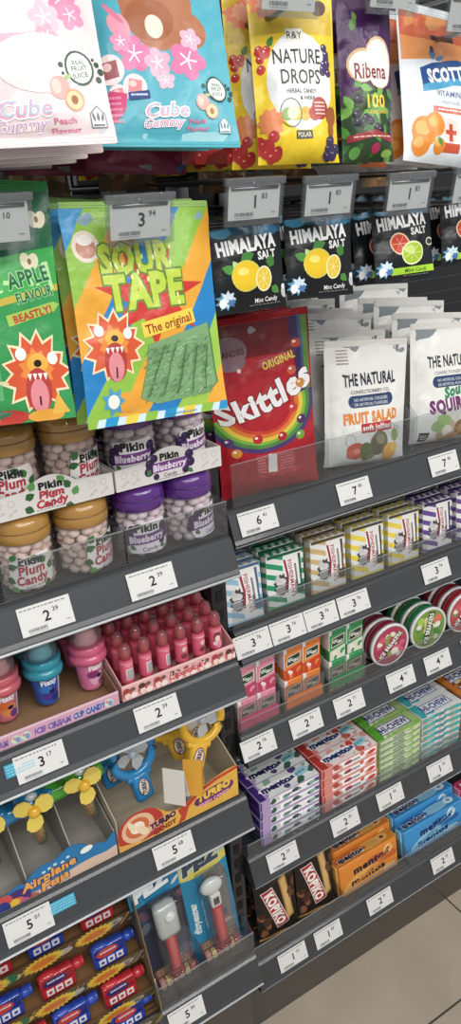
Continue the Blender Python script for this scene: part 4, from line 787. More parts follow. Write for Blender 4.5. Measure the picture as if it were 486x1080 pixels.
# ================================================================= left bay
JAR = clear('jar_plastic', '#f6f3f2', .05)
def jar_F(R):
    return lambda u, v: Vector((R*math.sin(u/1000/R), -R*math.cos(u/1000/R), v/1000))
def jar(lidc, deep, kind, label, loc, rz=0):
    t = thing('candy_jar', label, 'candy jar', loc, (0, 0, math.radians(rz)))
    B = MB(); B.lathe([(.0001, .0005), (.028, 0), (.0315, .004), (.0325, .012), (.0325, .056), (.0318, .063), (.030, .066)], JAR, 28); B.build('jar_body', t)
    L = MB(); L.lathe([(.0318, .061), (.0331, .062), (.0333, .071), (.0325, .074), (.0329, .078), (.0318, .085), (.026, .0905), (.012, .0925), (.0001, .093)], mt(lidc, 'gloss'), 32)
    L.lathe([(.0325, .0735), (.0335, .0745), (.0325, .0755)], mt(deep, 'gloss'), 32); L.build('lid', t)
    F = jar_F(.0329); a = Art()
    if kind == 'plum':
        a.poly([(-26, 22), (-22, 46), (24, 50), (28, 42), (28, 14), (20, 7), (-20, 8)], '#efe9e6')
        for u, v, q in ((-22, 36, 20), (-25, 24, -30), (-17, 44, 60), (-19, 14, -60), (22, 38, 120), (26, 28, 60), (23, 18, -100), (-12, 38, 0), (15, 44, 150)): a.leaf(u-4, v-3, 12, 9, ['#3c7a3c', '#5a9a4c', '#2f6434'][int(u+v) % 3], q)
        a.text('Pikin', 1, 42, 9, '#1f1f22', 26, 2, bold=.06); a.text('Plum', 1, 31, 10.5, '#c03a48', 30, 5, shear=.15, bold=.05, out='#f6eceb', ow=.045); a.text('Candy', 1, 19, 10.5, '#c03a48', 36, 5, shear=.15, bold=.05, out='#f6eceb', ow=.045); a.text('SUGAR FREE', 2, 10, 3, '#7a5a5a', 20, 4)
    else:
        a.poly([(-28, 20), (-24, 46), (24, 50), (29, 42), (29, 14), (20, 7), (-22, 8)], '#ece6ec')
        for u, v, r in ((-23, 33, 7), (-27, 24, 6.5), (-18, 40, 5), (24, 38, 7), (26, 28, 7), (20, 20, 5)): a.berry(u, v, r, '#3a2450', '#6a5088')
        for u, v, q in ((-22, 18, -40), (-14, 42, 30), (16, 14, -20)): a.leaf(u, v, 9, 6, '#4a7a4c', q)
        a.text('Pikin', 0, 41, 9.5, '#1f1f22', 28, 2, bold=.06); a.rect(-24, 20, 24, 33, '#7a3a8c', 4); a.text('Blueberry', 0, 27, 8, '#e8d8ec', 45, 4, shear=.1, bold=.06, out='#4a2060', ow=.04); a.text('Candy', 3, 13, 5.5, '#5a3a68', 20, 3)
    us, vs = lsp(-32, 32, 24), lsp(4, 54, 4); G, N, g = facet(F, us, vs); Lb = MB(); a.onto(Lb, G, us, vs, N=N, eps=.000005); Lb.build('label', t)
    K = MB(); rd = random.Random(kind)
    cs = ['#f0d4ca', '#f6e2da', '#eacabe', '#f2dad0'] if kind == 'plum' else ['#f2e2ea', '#f6ecf2', '#e8d6e2', '#eedee8']
    for ring_r, n in ((.0238, 10), (.0120, 5)):
        for lv in range(6):
            for k in range(n):
                q = 2*PI*(k+.5*(lv % 2))/n+rd.uniform(-.12, .12); T = Matrix.Translation((ring_r*math.cos(q), ring_r*math.sin(q), .0072+lv*.0094+rd.uniform(-.001, .001))) @ Matrix.Rotation(rd.uniform(0, 3), 4, 'Z') @ Matrix.Rotation(rd.uniform(-.5, .5), 4, 'X')
                K.blob((0, 0, 0), (.0082, .0078, .0058), mt(rd.choice(cs), 'matte'), T, 7)
    k = K.build('candies', t); k['kind'] = 'stuff'
    return t
def jars(xs, lidc, deep, kind, nm, zlow, zup):
    first = None
    for lv, z, yo in ((0, zlow, -.018), (1, zup, -.010)):
        for r in range(2):
            for i, x in enumerate(xs):
                loc = (x, yo+.0690*r, z)
                l = f'{nm} jar, {"right" if i else "left"} one of the {"lower" if lv == 0 else "upper"} front pair' if r == 0 else f'{nm} jars in the row behind the front jars'
                rz = (-10, 28)[i] if kind == 'plum' else (-12, 24)[i]
                if lv: rz -= 6
                if first is None: first = jar(lidc, deep, kind, l, loc, rz)
                else: dup(first, loc, (0, 0, math.radians(rz)), l, None if r == 0 else nm+' jars behind')
jars((.2175, .2890), '#b58338', '#80561f', 'plum', 'gold lidded', 1.079, 1.180)
jars((.3650, .4325), '#5a2488', '#3a1460', 'blue', 'purple lidded', 1.079, 1.180)
CARD = mt('#d8d4cc', 'card'); KRAFT = mt('#a07a52', 'card')
def jar_tray(x0, x1, kind, label):
    t = thing('display_tray', label, 'display tray', ((x0+x1)/2, 0, 1.1735)); X = (x1-x0)/2; y = -.050; H = 26
    P = [(-X*1000, 0), (X*1000, 0), (X*1000, H)]+[(k, H+15*math.cos(PI*k/64)**.8) for k in range(30, -31, -5)]+[(-X*1000, H)]
    B = MB(); B.prism([(p[0]/1000, p[1]/1000) for p in P], y, y+.0012, mt('#cfccc8', 'card'), 'y')
    a = Art(); a.poly(P, '#dcd9d6')
    for k in (-60, -46, 48, 62): a.text('candy', k, 8, 4, '#b8b4b4', 12, 30); a.ring(k, 18, 4, 4, .6, '#b0acac')
    if kind == 'plum':
        for u, v, q in ((-26, 22, 20), (-28, 12, -30), (-20, 30, 60), (26, 24, 120), (29, 14, 60), (24, 8, -100), (20, 32, 130)): a.leaf(u-4, v-3, 12, 9, ['#3c7a3c', '#5a9a4c', '#2f6434'][int(u+v) % 3], q)
        a.text('Pikin', 0, 30, 8, '#1f1f22', 26, bold=.06); a.text('Plum', 0, 20, 9, '#c03a48', 28, 2, shear=.15, bold=.06, out='#f4eeee', ow=.05); a.text('Candy', 0, 10, 9, '#c03a48', 36, 2, shear=.15, bold=.06, out='#f4eeee', ow=.05)
    else:
        for u, v, r in ((-26, 24, 6), (-28, 15, 6), (-20, 30, 5), (27, 26, 6), (28, 16, 6), (21, 8, 5), (-19, 7, 4)): a.berry(u, v, r, '#3a2450', '#6a5088')
        a.leaf(-30, 10, 9, 6, '#4a7a4c', 60); a.leaf(24, 8, 9, 6, '#4a7a4c', -40)
        a.text('Pikin', 0, 30, 8, '#1f1f22', 24, bold=.06); a.rect(-23, 12, 23, 24, '#7a3a8c', 1); a.text('Blueberry', 0, 18, 7.5, '#e8d8ec', 44, 1, shear=.1, bold=.06); a.text('Candy', 0, 7, 4.5, '#5a3a68', 18)
    a.dashes(0, 4, 40, 2, 1, '#8a8486', 3); art_flat(B, a, (0, y-.00002, 0), (1, 0, 0), (0, 0, 1), X*2000, 46); B.build('front_wall', t)
    for nm, b in (('tray_floor', (-X, X, y+.0012, .095, 0, .0014)), ('side_wall', (-X, -X+.0012, y+.0012, .095, .0014, .026)), ('side_wall', (X-.0012, X, y+.0012, .095, .0014, .026))): S = MB(); S.box(*b, CARD); S.build(nm, t)
    B = MB(); B.box(-X, X, .095, .0962, 0, .05, CARD); B.build('back_wall', t)
jar_tray(.175, .3225, 'plum', 'white cardboard tray printed with leaves carrying the upper gold lidded jars')
jar_tray(.3255, .4685, 'blue', 'white cardboard tray printed with berries carrying the upper purple lidded jars')
B = MB(); 
def acrylic_case(x0, x1, z, h, y0, y1, label):
    t = thing('acrylic_case', label, 'acrylic tray', (x0, y0, z)); X = x1-x0
    B = MB(); B.box(0, X, 0, .0014, 0, h, ACR); B.build('front_wall', t)
    for x in (0, X-.0014): B = MB(); B.box(x, x+.0014, .0014, y1-y0, 0, h, ACR); B.build('side_wall', t)
    B = MB(); B.box(0, X, -.0004, .0018, h, h+.0008, clear('cut_edge', '#dfe5e8', .3)); B.build('rim', t)
acrylic_case(.3275, .4690, 1.0785, .048, -.0555, .09, 'clear acrylic tray around the lower purple lidded jars')
acrylic_case(.176, .3255, 1.0785, .048, -.0555, .09, 'clear acrylic tray around the lower gold lidded jars')

# ------------------------------------------------------------ ice cream cup sweets and their tray
def cup(shell, dome, knob, prt, label, loc, rz=0):
    t = thing('ice_cream_cup', label, 'candy toy cup', loc, (0, 0, math.radians(rz)))
    B = MB(); B.lathe([(.0001, 0), (.0135, 0), (.0145, .003), (.0185, .040), (.020, .046)], mt(prt[0], 'gloss'), 24)
    R = lambda v: .0149+.004*(v-3)/37
    F = lambda u, v: Vector((R(v)*math.sin(u/16.5), -R(v)*math.cos(u/16.5), v/1000)); a = Art()
    a.rect(-30, 4, 30, 42, prt[0]); a.ell(2, 18, 11, 10, prt[1], 20); a.ell(-4, 26, 8, 6, prt[2]); a.ell(8, 12, 6, 6, prt[3]); a.ell(4, 22, 4, 3, '#1f2a5c'); a.text('Fizzy', 1, 37, 7, '#f4f4f8', 19, 6, .1, .06); a.rect(14, 4, 22, 42, '#d8dce0')
    us, vs = lsp(-28, 28, 28), lsp(4, 42, 3); G, N, g = facet(F, us, vs); a.onto(B, G, us, vs, N=N, eps=.000006); B.build('cup_body', t)
    Rg = MB(); Rg.lathe([(.019, .043), (.0240, .0435), (.0254, .046), (.0254, .051), (.0236, .0535), (.0218, .055), (.0236, .0575), (.0242, .060), (.0242, .066), (.0225, .068), (.018, .0685)], mt(shell, 'gloss'), 28); Rg.build('rim_ring', t)
    K = MB(); K.lathe([(.0150, .066), (.0160, .072), (.0125, .078), (.0130, .083), (.0095, .088), (.0095, .092), (.004, .099), (.0001, .100)], mt(knob, 'gloss'), 20); K.build('sweet_swirl', t)
    D = MB(); D.lathe([(.0226, .067), (.0216, .082), (.0188, .094), (.0136, .104), (.0060, .109), (.0001, .110)], clear('dome_'+dome, '#f2dfe6' if dome[1] == 'f' or dome[1] == 'e' else '#c4e6ec', .10), 24); D.build('dome_lid', t)
    return t
c1 = cup('#e05a84', '#f2a8c0', '#f0c8c8', ['#e87aa8', '#f2b0cc', '#9a3a78', '#c05a90'], 'pink ice cream cup sweet beside the lipstick sweets tray', (.2795, .002, .8965), 8)
c2 = cup('#1f9ab4', '#7cc8d8', '#a8dce4', ['#2f5cc0', '#5a3aa0', '#3a80d8', '#1f3a90'], 'blue ice cream cup sweet between two pink ones', (.2205, .006, .8965), -4)
cup('#d85a6a', '#eca8b0', '#f0c0bc', ['#d86a7a', '#f08a4a', '#e8702c', '#7a3a8c'], 'pink and orange ice cream cup sweet cut off by the left edge', (.165, .004, .8965), 0)
for k, x in enumerate((.166, .222, .281)): dup(c2 if k == 1 else c1, (x+.002, .064, .8965), None, 'ice cream cup sweets in the back row of the pink tray', 'ice cream cups in the back row')
def box_tray(name, label, x0, x1, y0, y1, z, front_h, side_h, col, art, inner, cat='display tray', topline=None, lean=0):
    t = thing(name, label, cat, ((x0+x1)/2, y0, z)); X = (x1-x0)/2; D = y1-y0
    B = MB(); P = topline or [(-X*1000, 0), (X*1000, 0), (X*1000, front_h), (-X*1000, front_h)]
    T = Matrix.Rotation(math.radians(-lean), 4, 'X')
    B.prism([(p[0]/1000, p[1]/1000) for p in P], 0, .0012, mt(col, 'card'), 'y', T)
    hh = max(p[1] for p in P)
    n0 = len(B.v); art_flat(B, art, (0, -.00004, 0), (1, 0, 0), (0, 0, 1), X*2000, hh)
    for i in range(n0, len(B.v)): B.v[i] = T @ B.v[i]
    B.build('front_wall', t); fh = P[2][1]/1000
    S = MB(); S.box(-X, X, .0012, D, 0, .0014, mt(inner, 'card')); S.build('tray_floor', t)
    for x in (-X, X-.0012): S = MB(); S.prism([(.0012, .0014), (D, .0014), (D, side_h/1000), (D*.6, side_h/1000), (.0012, fh)], x, x+.0012, mt(inner, 'card'), 'x'); S.build('side_wall', t)
    S = MB(); S.box(-X, X, D, D+.0012, 0, side_h/1000, mt(inner, 'card')); S.build('back_wall', t)
    return t
a = Art(); a.rect(-100, 0, 100, 30, '#d8a0b8'); a.rect(-100, 20, 100, 23, '#e8c4d0'); a.rect(-100, 0, 100, 2, '#b87a98')
a.text('ICE CREAM', 6, 11, 8, '#8a6ab8', 46, 0, .1, .08, out='#e8b8d8', ow=.05); a.text('CUP CANDY', 54, 11, 8, '#4a6ab8', 42, 0, .1, .08, out='#e8c8e0', ow=.05)
for u in (-28, -40, 80): a.ell(u, 11, 6, 6, '#c8e0c0'); a.ell(u+2, 10, 3, 4, '#7a9ac8'); a.ell(u-2, 13, 2, 2, '#e87a90')
a.text('ICE CREAM', -70, 11, 8, '#8a6ab8', 40, 0, .1, .08)
box_tray('display_tray', 'pink cardboard tray holding the ice cream cup sweets', .105, .2935, -.0545, .115, .8905, 23, 50, '#cf98b0', a, '#9a7450')
# ------------------------------------------------------------ lipstick sweets and their tray
def lipstick(label, loc, rz=0, v=0):
    t = thing('lipstick_candy', label, 'lipstick candy', loc, (0, 0, math.radians(rz)))
    B = MB(); B.lathe([(.0001, 0), (.0082, 0), (.0088, .002), (.0088, .014), (.0082, .016)], clear('red_plastic', '#e0405a', .5), 18); B.build('base', t)
    S = MB(); S.lathe([(.0086, .0150), (.0089, .0155), (.0089, .0475), (.0086, .048)], mt('#e0506a', 'film'), 20)
    F = lambda u, w: Vector((.00900*math.sin(u/9), -.00900*math.cos(u/9), w/1000)); a = Art(); a.rect(-28, 15.5, 28, 47.5, '#e65a78'); a.rect(-28, 42, 28, 45, '#f08aa0')
    if v == 0: a.rect(-5, 20, 7, 36, '#e8e4e4'); [a.rect(-4, 21+k*1.6, 6, 21.8+k*1.6, '#44444a') for k in range(9)]; a.dashes(1, 42, 12, 3, 1, '#f6d0d8', 2)
    elif v == 1: a.ell(0, 33, 6, 8, '#7a3a44'); a.ell(0, 31, 4, 5, '#f2d0c0'); a.ell(2, 22, 6, 5, '#f0a0b4'); a.ell(-4, 24, 3, 3, '#f6e0e4')
    else: a.ell(1, 30, 6, 9, '#c8606c'); a.ell(1, 34, 4, 4, '#e8b8a8'); a.ell(0, 24, 5, 4, '#8a3c4c'); a.dashes(0, 44, 12, 3, 1, '#f6d0d8', 2)
    us, vs = lsp(-24, 24, 26), lsp(15.5, 47.5, 2); G, N, g = facet(F, us, vs); a.onto(S, G, us, vs, N=N, eps=.000005); S.build('sleeve', t)
    K = MB(); K.lathe([(.0060, .047), (.0060, .052), (.0050, .058), (.0020, .0615), (.0001, .062)], mt('#c82c3c', 'gloss'), 14); K.build('candy_bullet', t)
    D = MB(); D.lathe([(.0084, .0478), (.0084, .058), (.0075, .064), (.0045, .0685), (.0001, .070)], clear('pink_dome', '#f0a0a8', .2), 18); D.build('dome_cap', t)
    return t
tray_x = [.3165+.0268*i for i in range(6)]; ords = ['first', 'second', 'third', 'fourth', 'fifth', 'sixth']; L0 = {}
for i, x in enumerate(tray_x):
    v = (0, 0, 0, 2, 2, 1)[i]; rz = (4, 18, 30, 0, 10, -6)[i]; l = f'pink lipstick sweet, {ords[i]} from the left in the front row of its tray'
    if v in L0: dup(L0[v], (x, -.034, .8945), (0, 0, math.radians(rz)), l)
    else: L0[v] = lipstick(l, (x, -.034, .8945), rz, v)
for r in range(1, 5):
    for i, x in enumerate(tray_x): dup(L0[(i+r) % 3 if (i+r) % 3 != 1 else 2], (x+.0015*r, -.034+.027*r, .8945+.004*r), (0, 0, i*.7+r), 'pink lipstick sweets standing in the rows behind the front row', 'lipstick sweets behind the front row')
a = Art(); a.rect(-100, 0, 100, 30, '#eaa8a8'); a.rect(-100, 23, 100, 26, '#f2c8c4')
rd = random.Random(12)
for q in range(8): u = -78+q*22; a.ell(u, 12, 7, 8, '#c85a5c'); a.ell(u, 9, 4, 5, '#f4d4c8'); a.ell(u+9, 8, 5, 4, '#f4e0dc'); a.ell(u+8, 17, 4, 3, '#7a5a50'); a.ell(u-1, 17, 5, 4, '#5a3434' if q % 2 else '#b03a40')
a.text('Lipstick', 8, 14, 9, '#e06068', 52, 2, .2, .06, out='#f8e4e0', ow=.06)
box_tray('display_tray', 'light pink cardboard tray holding the rows of lipstick sweets', .2985, .4685, -.0545, .105, .8905, 26, 66, '#e8a8a8', a, '#e2aaa6')

# ------------------------------------------------------------ airplane fan toys
def disc_blade(B, L, W, col, T, th=.0012):
    P = [(0, -.003), (L*.35, -W*.45), (L*.7, -W*.5), (L*.95, -W*.25), (L, 0), (L*.95, W*.25), (L*.7, W*.5), (L*.35, W*.45), (0, .003)]
    P = [(.001+p[0], p[1]) for p in P]; n = len(P)
    vs = [(p[0], -th/2+p[1]*.18, p[1]) for p in P]+[(p[0], th/2+p[1]*.18, p[1]) for p in P]
    B.put(vs, [[i, (i+1) % n, n+(i+1) % n, n+i] for i in range(n)]+[list(range(n))[::-1], [n+i for i in range(n)]], mt(col, 'gloss'), T)
def plane_toy(body, label, loc, rz=0, a0=25):
    t = thing('airplane_fan_toy', label, 'fan toy', loc, (math.radians(-8), math.radians(rz), 0))
    B = MB(); B.blob((0, .018, 0), (.022, .024, .020), mt(body, 'gloss'), None, 20); B.box(-.044, .036, .006, .030, -.014, .008, mt(body, 'gloss'), .008); B.blob((-.040, .019, -.002), (.018, .014, .015), mt(body, 'gloss'), None, 16); B.blob((0, .052, .006), (.009, .02, .008), mt(body, 'gloss'), None, 12); B.build('airplane_body', t)
    W = MB(); W.blob((.004, .004, .012), (.009, .006, .007), mt('#d8e8ec', 'gloss'), None, 12); W.build('canopy', t)
    for k in range(3):
        Bk = MB(); disc_blade(Bk, .0275, .0235, '#e8cc4a', Matrix.Translation((0, -.010, 0)) @ Matrix.Rotation(-math.radians(a0+120*k), 4, 'Y')); Bk.build('fan_blade', t)
    H = MB(); H.lathe([(.0001, .0075), (.0045, .0065), (.0082, .003), (.0090, -.002), (.0085, -.006)], mt('#f5b81c', 'gloss'), 22, Matrix.Translation((0, -.010, 0)) @ Matrix.Rotation(PI/2, 4, 'X')); H.build('hub', t)
    S = MB(); S.tube([(0, .014, -.010), (0, .014, -.062)], .0085, clear('candy_tube', '#e8d8a0', .25), 14); S.build('candy_tube', t)
    K = MB(); rd = random.Random(body)
    for q in range(30): u = rd.uniform(0, 6.3); r = rd.uniform(0, .005); K.blob((r*math.cos(u), .014+r*math.sin(u), -.014-.0016*q), (.0026, .0026, .0024), mt(rd.choice(['#d83a2c', '#f0b82c', '#4aa04a', '#e87a2c']), 'gloss'), None, 6)
    k = K.build('candy_beads', t); k['kind'] = 'stuff'
    return t
plane_toy('#4ab02c', 'green toy airplane with yellow fan blades in the airplane tray', (.238, -.022, .772), -8, 28)
pb = plane_toy('#1f8ac8', 'blue toy airplane with yellow fan blades left of the green one', (.168, -.022, .766), -6, 18)
dup(pb, (.104, -.022, .764), None, 'blue toy airplane with yellow fan blades cut off by the left edge')
AIR = [(-98, 0), (98, 0), (98, 46), (92, 44), (84, 36), (74, 40), (60, 42), (54, 50), (42, 56), (30, 56), (20, 50), (10, 46), (-6, 48), (-18, 42), (-30, 32), (-42, 34), (-58, 26), (-70, 30), (-98, 30)]
a = Art(); a.poly(AIR, '#1f7ab8'); a.rect(-98, 0, 98, 12, '#d8a890'); a.ell(60, 12, 40, 10, '#d8b8a0'); a.poly([(-98, 0), (20, 0), (98, 10), (98, 24), (60, 16), (10, 18), (-20, 10)], '#d8b8a4'); a.ell(-40, 6, 26, 8, '#c05a4a')
for u, v in ((-4, 36), (4, 38), (12, 40), (22, 38), (30, 42)): a.ell(u, v, 2.6, 2, '#c8e0ea')
a.ell(56, 40, 9, 5, '#eef0ec', 10); a.ell(-22, 24, 10, 5, '#e8ecec', 20); a.ell(-42, 14, 18, 15, '#4a2a7a'); a.ell(-46, 8, 13, 9, '#e8702c'); a.ell(-50, 10, 10, 7, '#e8c02c'); a.ell(-34, 4, 7, 7, '#c05a8a'); a.ell(-60, 20, 12, 9, '#d84a4a'); a.ell(-62, 8, 10, 12, '#2a3a8a')
a.text('Airplane', 2, 29, 12.5, '#f2a44a', 74, 7, .15, .05, out='#2a2a7a', ow=.06); a.text('Fun', 8, 14.5, 12.5, '#f2a44a', 36, 7, .15, .06, out='#2a2a7a', ow=.06); a.dashes(8, 5, 50, 3, 1, '#c85a6a', 4)
box_tray('display_tray', 'blue cloud shaped tray front with orange lettering under the airplane toys', .0665, .2625, -.0545, .110, .6515, 40, 74, '#1f7ab8', a, '#b0aaa2', topline=AIR)
# grey inner compartments
for x in (.138, .203):
    B = MB(); B.prism([(-.05, .653), (.10, .653), (.10, .745), (.02, .745), (-.05, .69)], x-.0007, x+.0007, mt('#a8a49e', 'card'), 'x'); tag(B.build('tray_divider'), 'grey cardboard divider standing '+('between the two blue toy airplanes' if x < .15 else 'between the blue and the green toy airplane'), 'tray divider')

# ------------------------------------------------------------ ring fan toys
def ring_toy(col, dark, label, loc, ry=0, rz=0):
    t = thing('ring_fan_toy', label, 'fan toy', loc, (math.radians(-10), math.radians(ry), math.radians(rz)))
    G = MB(); n = 28
    for yy in (-.006, .006): G.tube([(.0285*math.cos(2*PI*i/n), yy, .0285*math.sin(2*PI*i/n)) for i in range(n)], .0034, mt(col, 'gloss'), 10, None, True)
    G.lathe([(.0262, -.007), (.0300, -.007), (.0300, .007), (.0262, .007)], mt(col, 'gloss'), 28, Matrix.Rotation(PI/2, 4, 'X'))
    G2 = MB(); G2.tube([(.0285*math.cos(2*PI*i/n), 0, .0285*math.sin(2*PI*i/n)) for i in range(n)], [.0062]*n, mt(col, 'gloss'), 12, None, True); G2.build('ring_guard', t)
    H = MB(); H.box(-.0125, .0125, -.008, .010, -.066, -.027, mt(col, 'gloss'), .005); H.box(-.018, .018, -.006, .008, -.036, -.026, mt(col, 'gloss'), .004)
    a = Art(); a.ell(0, 20, 8, 13, dark); a.ell(0, 20, 6.5, 11.5, '#e8d8b0'); a.text('TURBO', 0, 20, 6, dark, 19, 84, bold=.06)
    art_flat(H, a, (0, -.0081, -.066), (1, 0, 0), (0, 0, 1), 24, 40); H.build('handle', t)
    R = MB(); fanm = clear('fan_disc', '#e4eaee', .45)
    for k in range(4):
        Q = MB(); P = Matrix.Rotation(-math.radians(20+90*k), 4, 'Y'); pts = [(.004, -.004), (.012, -.010), (.021, -.009), (.0225, 0), (.019, .008), (.011, .007), (.004, .004)]; m = len(pts)
        Q.put([(p[0], -.0006+p[1]*.25, p[1]) for p in pts]+[(p[0], .0006+p[1]*.25, p[1]) for p in pts], [[i, (i+1) % m, m+(i+1) % m, m+i] for i in range(m)]+[list(range(m))[::-1], [m+i for i in range(m)]], fanm, P); Q.build('fan_blade', t)
    U = MB(); U.lathe([(.0001, .006), (.004, .0055), (.006, .002), (.006, -.004)], mt('#b8c8d4', 'gloss'), 18, Matrix.Rotation(PI/2, 4, 'X')); U.build('hub', t)
    return t
ring_toy('#1f86c8', '#2c3a7a', 'blue ring guarded fan toy behind the folded leaflet', (.318, -.010, .772), -4, 6).scale = (1.12, 1.12, 1.12)
y1_ = ring_toy('#ecb41c', '#5a2a7a', 'large yellow ring fan toy on top of the yellow tray, right one', (.422, -.028, .793), 22, 0); y1_.scale = (1.12, 1.12, 1.12)
dup(y1_, (.388, .026, .780), (math.radians(-10), math.radians(-14), 0), 'yellow ring fan toy behind the large one, half hidden under the shelf')
dup(y1_, (.452, .034, .776), (math.radians(-10), math.radians(24), 0), 'yellow ring fan toy at the back right of the yellow tray')
TUR = [(-97, 0), (97, 0), (97, 60), (80, 60), (60, 56), (40, 50), (28, 44), (14, 38), (4, 32), (-10, 32), (-22, 38), (-34, 50), (-46, 58), (-60, 60), (-76, 52), (-86, 36), (-97, 28)]
a = Art(); a.poly(TUR, '#e8b03a'); a.ell(-62, 28, 36, 34, '#c8342c'); a.ell(-66, 33, 25, 24, '#e8b890'); a.ell(-67, 34, 18, 17, '#d86a3c'); a.ell(-67, 34, 11, 10, '#f4e4cc'); a.ell(-60, 26, 6, 12, '#f0d8b0', 40); a.ell(-76, 40, 4, 10, '#f0d8b0', 20)
a.poly([(-97, 0), (10, 0), (-10, 10), (-60, 8), (-97, 16)], '#e8a848'); a.text('TURBO', -28, 26, 9, '#5a2040', 40, 8, .1, .08, out='#f2c8a0', ow=.06); a.text('CANDY', -26, 13, 7, '#8a2a2a', 36, 8, .1, .07)
a.poly([(-4, 30), (14, 38), (28, 44), (40, 50), (60, 56), (97, 60), (97, 55), (60, 50), (34, 42), (14, 28), (6, 8), (-6, 4), (0, 18)], '#d03c2c'); a.ell(56, 30, 34, 13, '#6a2a6a', 6); a.text('TURBO', 56, 34, 11, '#f2c040', 54, 6, .1, .09); a.text('FRESH CANDY', 56, 21, 5.5, '#f2a8c0', 50, 6, bold=.05); a.rect(34, 48, 44, 53, '#7a2a2a')
box_tray('display_tray', 'yellow and red cardboard tray holding the ring fan toys', .2655, .4595, -.0545, .095, .6515, 50, 96, '#e8b03a', a, '#c9bca4', topline=TUR)
def leaflet(loc, rot, w, h, c, art, label):
    t = thing('folded_leaflet', label, 'leaflet', loc, rot)
    for nm, s in (('front_leaf', -1), ('back_leaf', 1)):
        B = MB(); T = Matrix.Rotation(math.radians(9*s*-1), 4, 'X'); B.box(-w/2, w/2, -.0003, .0003, -h, 0, mt(c, 'card'), 0, T)
        n0 = len(B.v)
        if s < 0:
            art_flat(B, art, (0, -.00035, -h), (1, 0, 0), (0, 0, 1), w*1000-2, h*1000-2)
            for i in range(n0, len(B.v)): B.v[i] = T @ B.v[i]
        B.build(nm, t)
a = Art(); a.rect(-20, 0, 20, 60, '#e8e4da'); a.dashes(0, 54, 26, 44, 12, '#a8a49c', 2)
leaflet((.347, -.078, .777), (math.radians(4), math.radians(0), math.radians(-48)), .031, .056, '#e4e0d8', a, 'white printed leaflet leaning in front of the blue ring fan toy')
a = Art(); a.rect(-20, 0, 20, 60, '#f0a424'); a.ell(0, 22, 8, 15, '#5a2a6a'); a.ell(0, 22, 6, 12, '#f2c860'); a.text('TURBO', 0, 22, 5.5, '#5a2a6a', 20, 84, bold=.05)
leaflet((.377, -.076, .777), (math.radians(4), math.radians(0), math.radians(-40)), .026, .058, '#eaa62a', a, 'orange leaflet leaning right of the white one below the yellow ring fan toy')

# ------------------------------------------------------------ tiered display of small candy packs
def pez_pack(col, dark, label, loc, rz=0):
    t = thing('candy_dispenser_pack', label, 'small candy pack', loc, (math.radians(-14), 0, math.radians(rz)))
    B = MB(); B.box(-.027, .027, -.010, .008, 0, .036, mt(col, 'gloss'), .005); B.blob((-.012, -.002, .034), (.016, .009, .006), mt(col, 'gloss'), None, 14)
    a = Art(); a.rect(-24, 18, 24, 33, dark); a.ell(-4, 25, 18, 7, '#3a2a6a' if col[1] != '2' else '#c83a30'); a.dashes(-3, 29, 26, 6, 1, '#c8c8dc', 3)
    for k in (-14, 0, 14): a.rect(k-5.6, 6, k+5.6, 16, '#e2dcdc'); a.ell(k, 10.5, 3, 2.2, col)
    a.rect(-24, 3, 24, 4.5, dark); art_flat(B, a, (0, -.01005, 0), (1, 0, 0), (0, 0, 1), 50, 34); B.build('pack_body', t)
    N = MB(); N.tube([(.026, -.001, .027), (.030, -.001, .027), (.040, -.001, .028)], [.006, .0085, .0085], mt(col, 'gloss'), 14); N.blob((.041, -.001, .028), (.004, .0085, .0085), mt(col, 'gloss'), None, 12); N.build('nozzle', t)
    return t
red = pez_pack('#d02a34', '#a01824', 'red small candy pack at the top right of the tiered display', (.240, .022, .467))
blu = pez_pack('#2a4cc0', '#1a2c80', 'blue small candy pack in the top tier left of the red one', (.158, .022, .467))
pos = [[(.240, 'r'), (.158, 'b'), (.080, 'r')], [(.243, 'b'), (.160, 'r'), (.080, 'b')], [(.243, 'r'), (.165, 'b'), (.085, 'r')], [(.243, 'b'), (.165, 'r'), (.085, 'b')]]
ty = [(.022, .467), (-.004, .408), (-.028, .352), (-.0465, .3145)]; tn = ['top', 'second', 'third', 'lowest']; cn = ['right', 'middle', 'left']
for r in range(4):
    for k, (x, c) in enumerate(pos[r]):
        if r == 0 and k < 2: continue
        dup(red if c == 'r' else blu, (x, ty[r][0], ty[r][1]), None, f'{"red" if c == "r" else "blue"} small candy pack in the {tn[r]} tier, {cn[k]} column')
t = thing('tiered_display', 'tiered cardboard display with yellow bursts holding red and blue candy packs', 'cardboard display', (.165, 0, .3125))
X0, X1 = -.145, .126
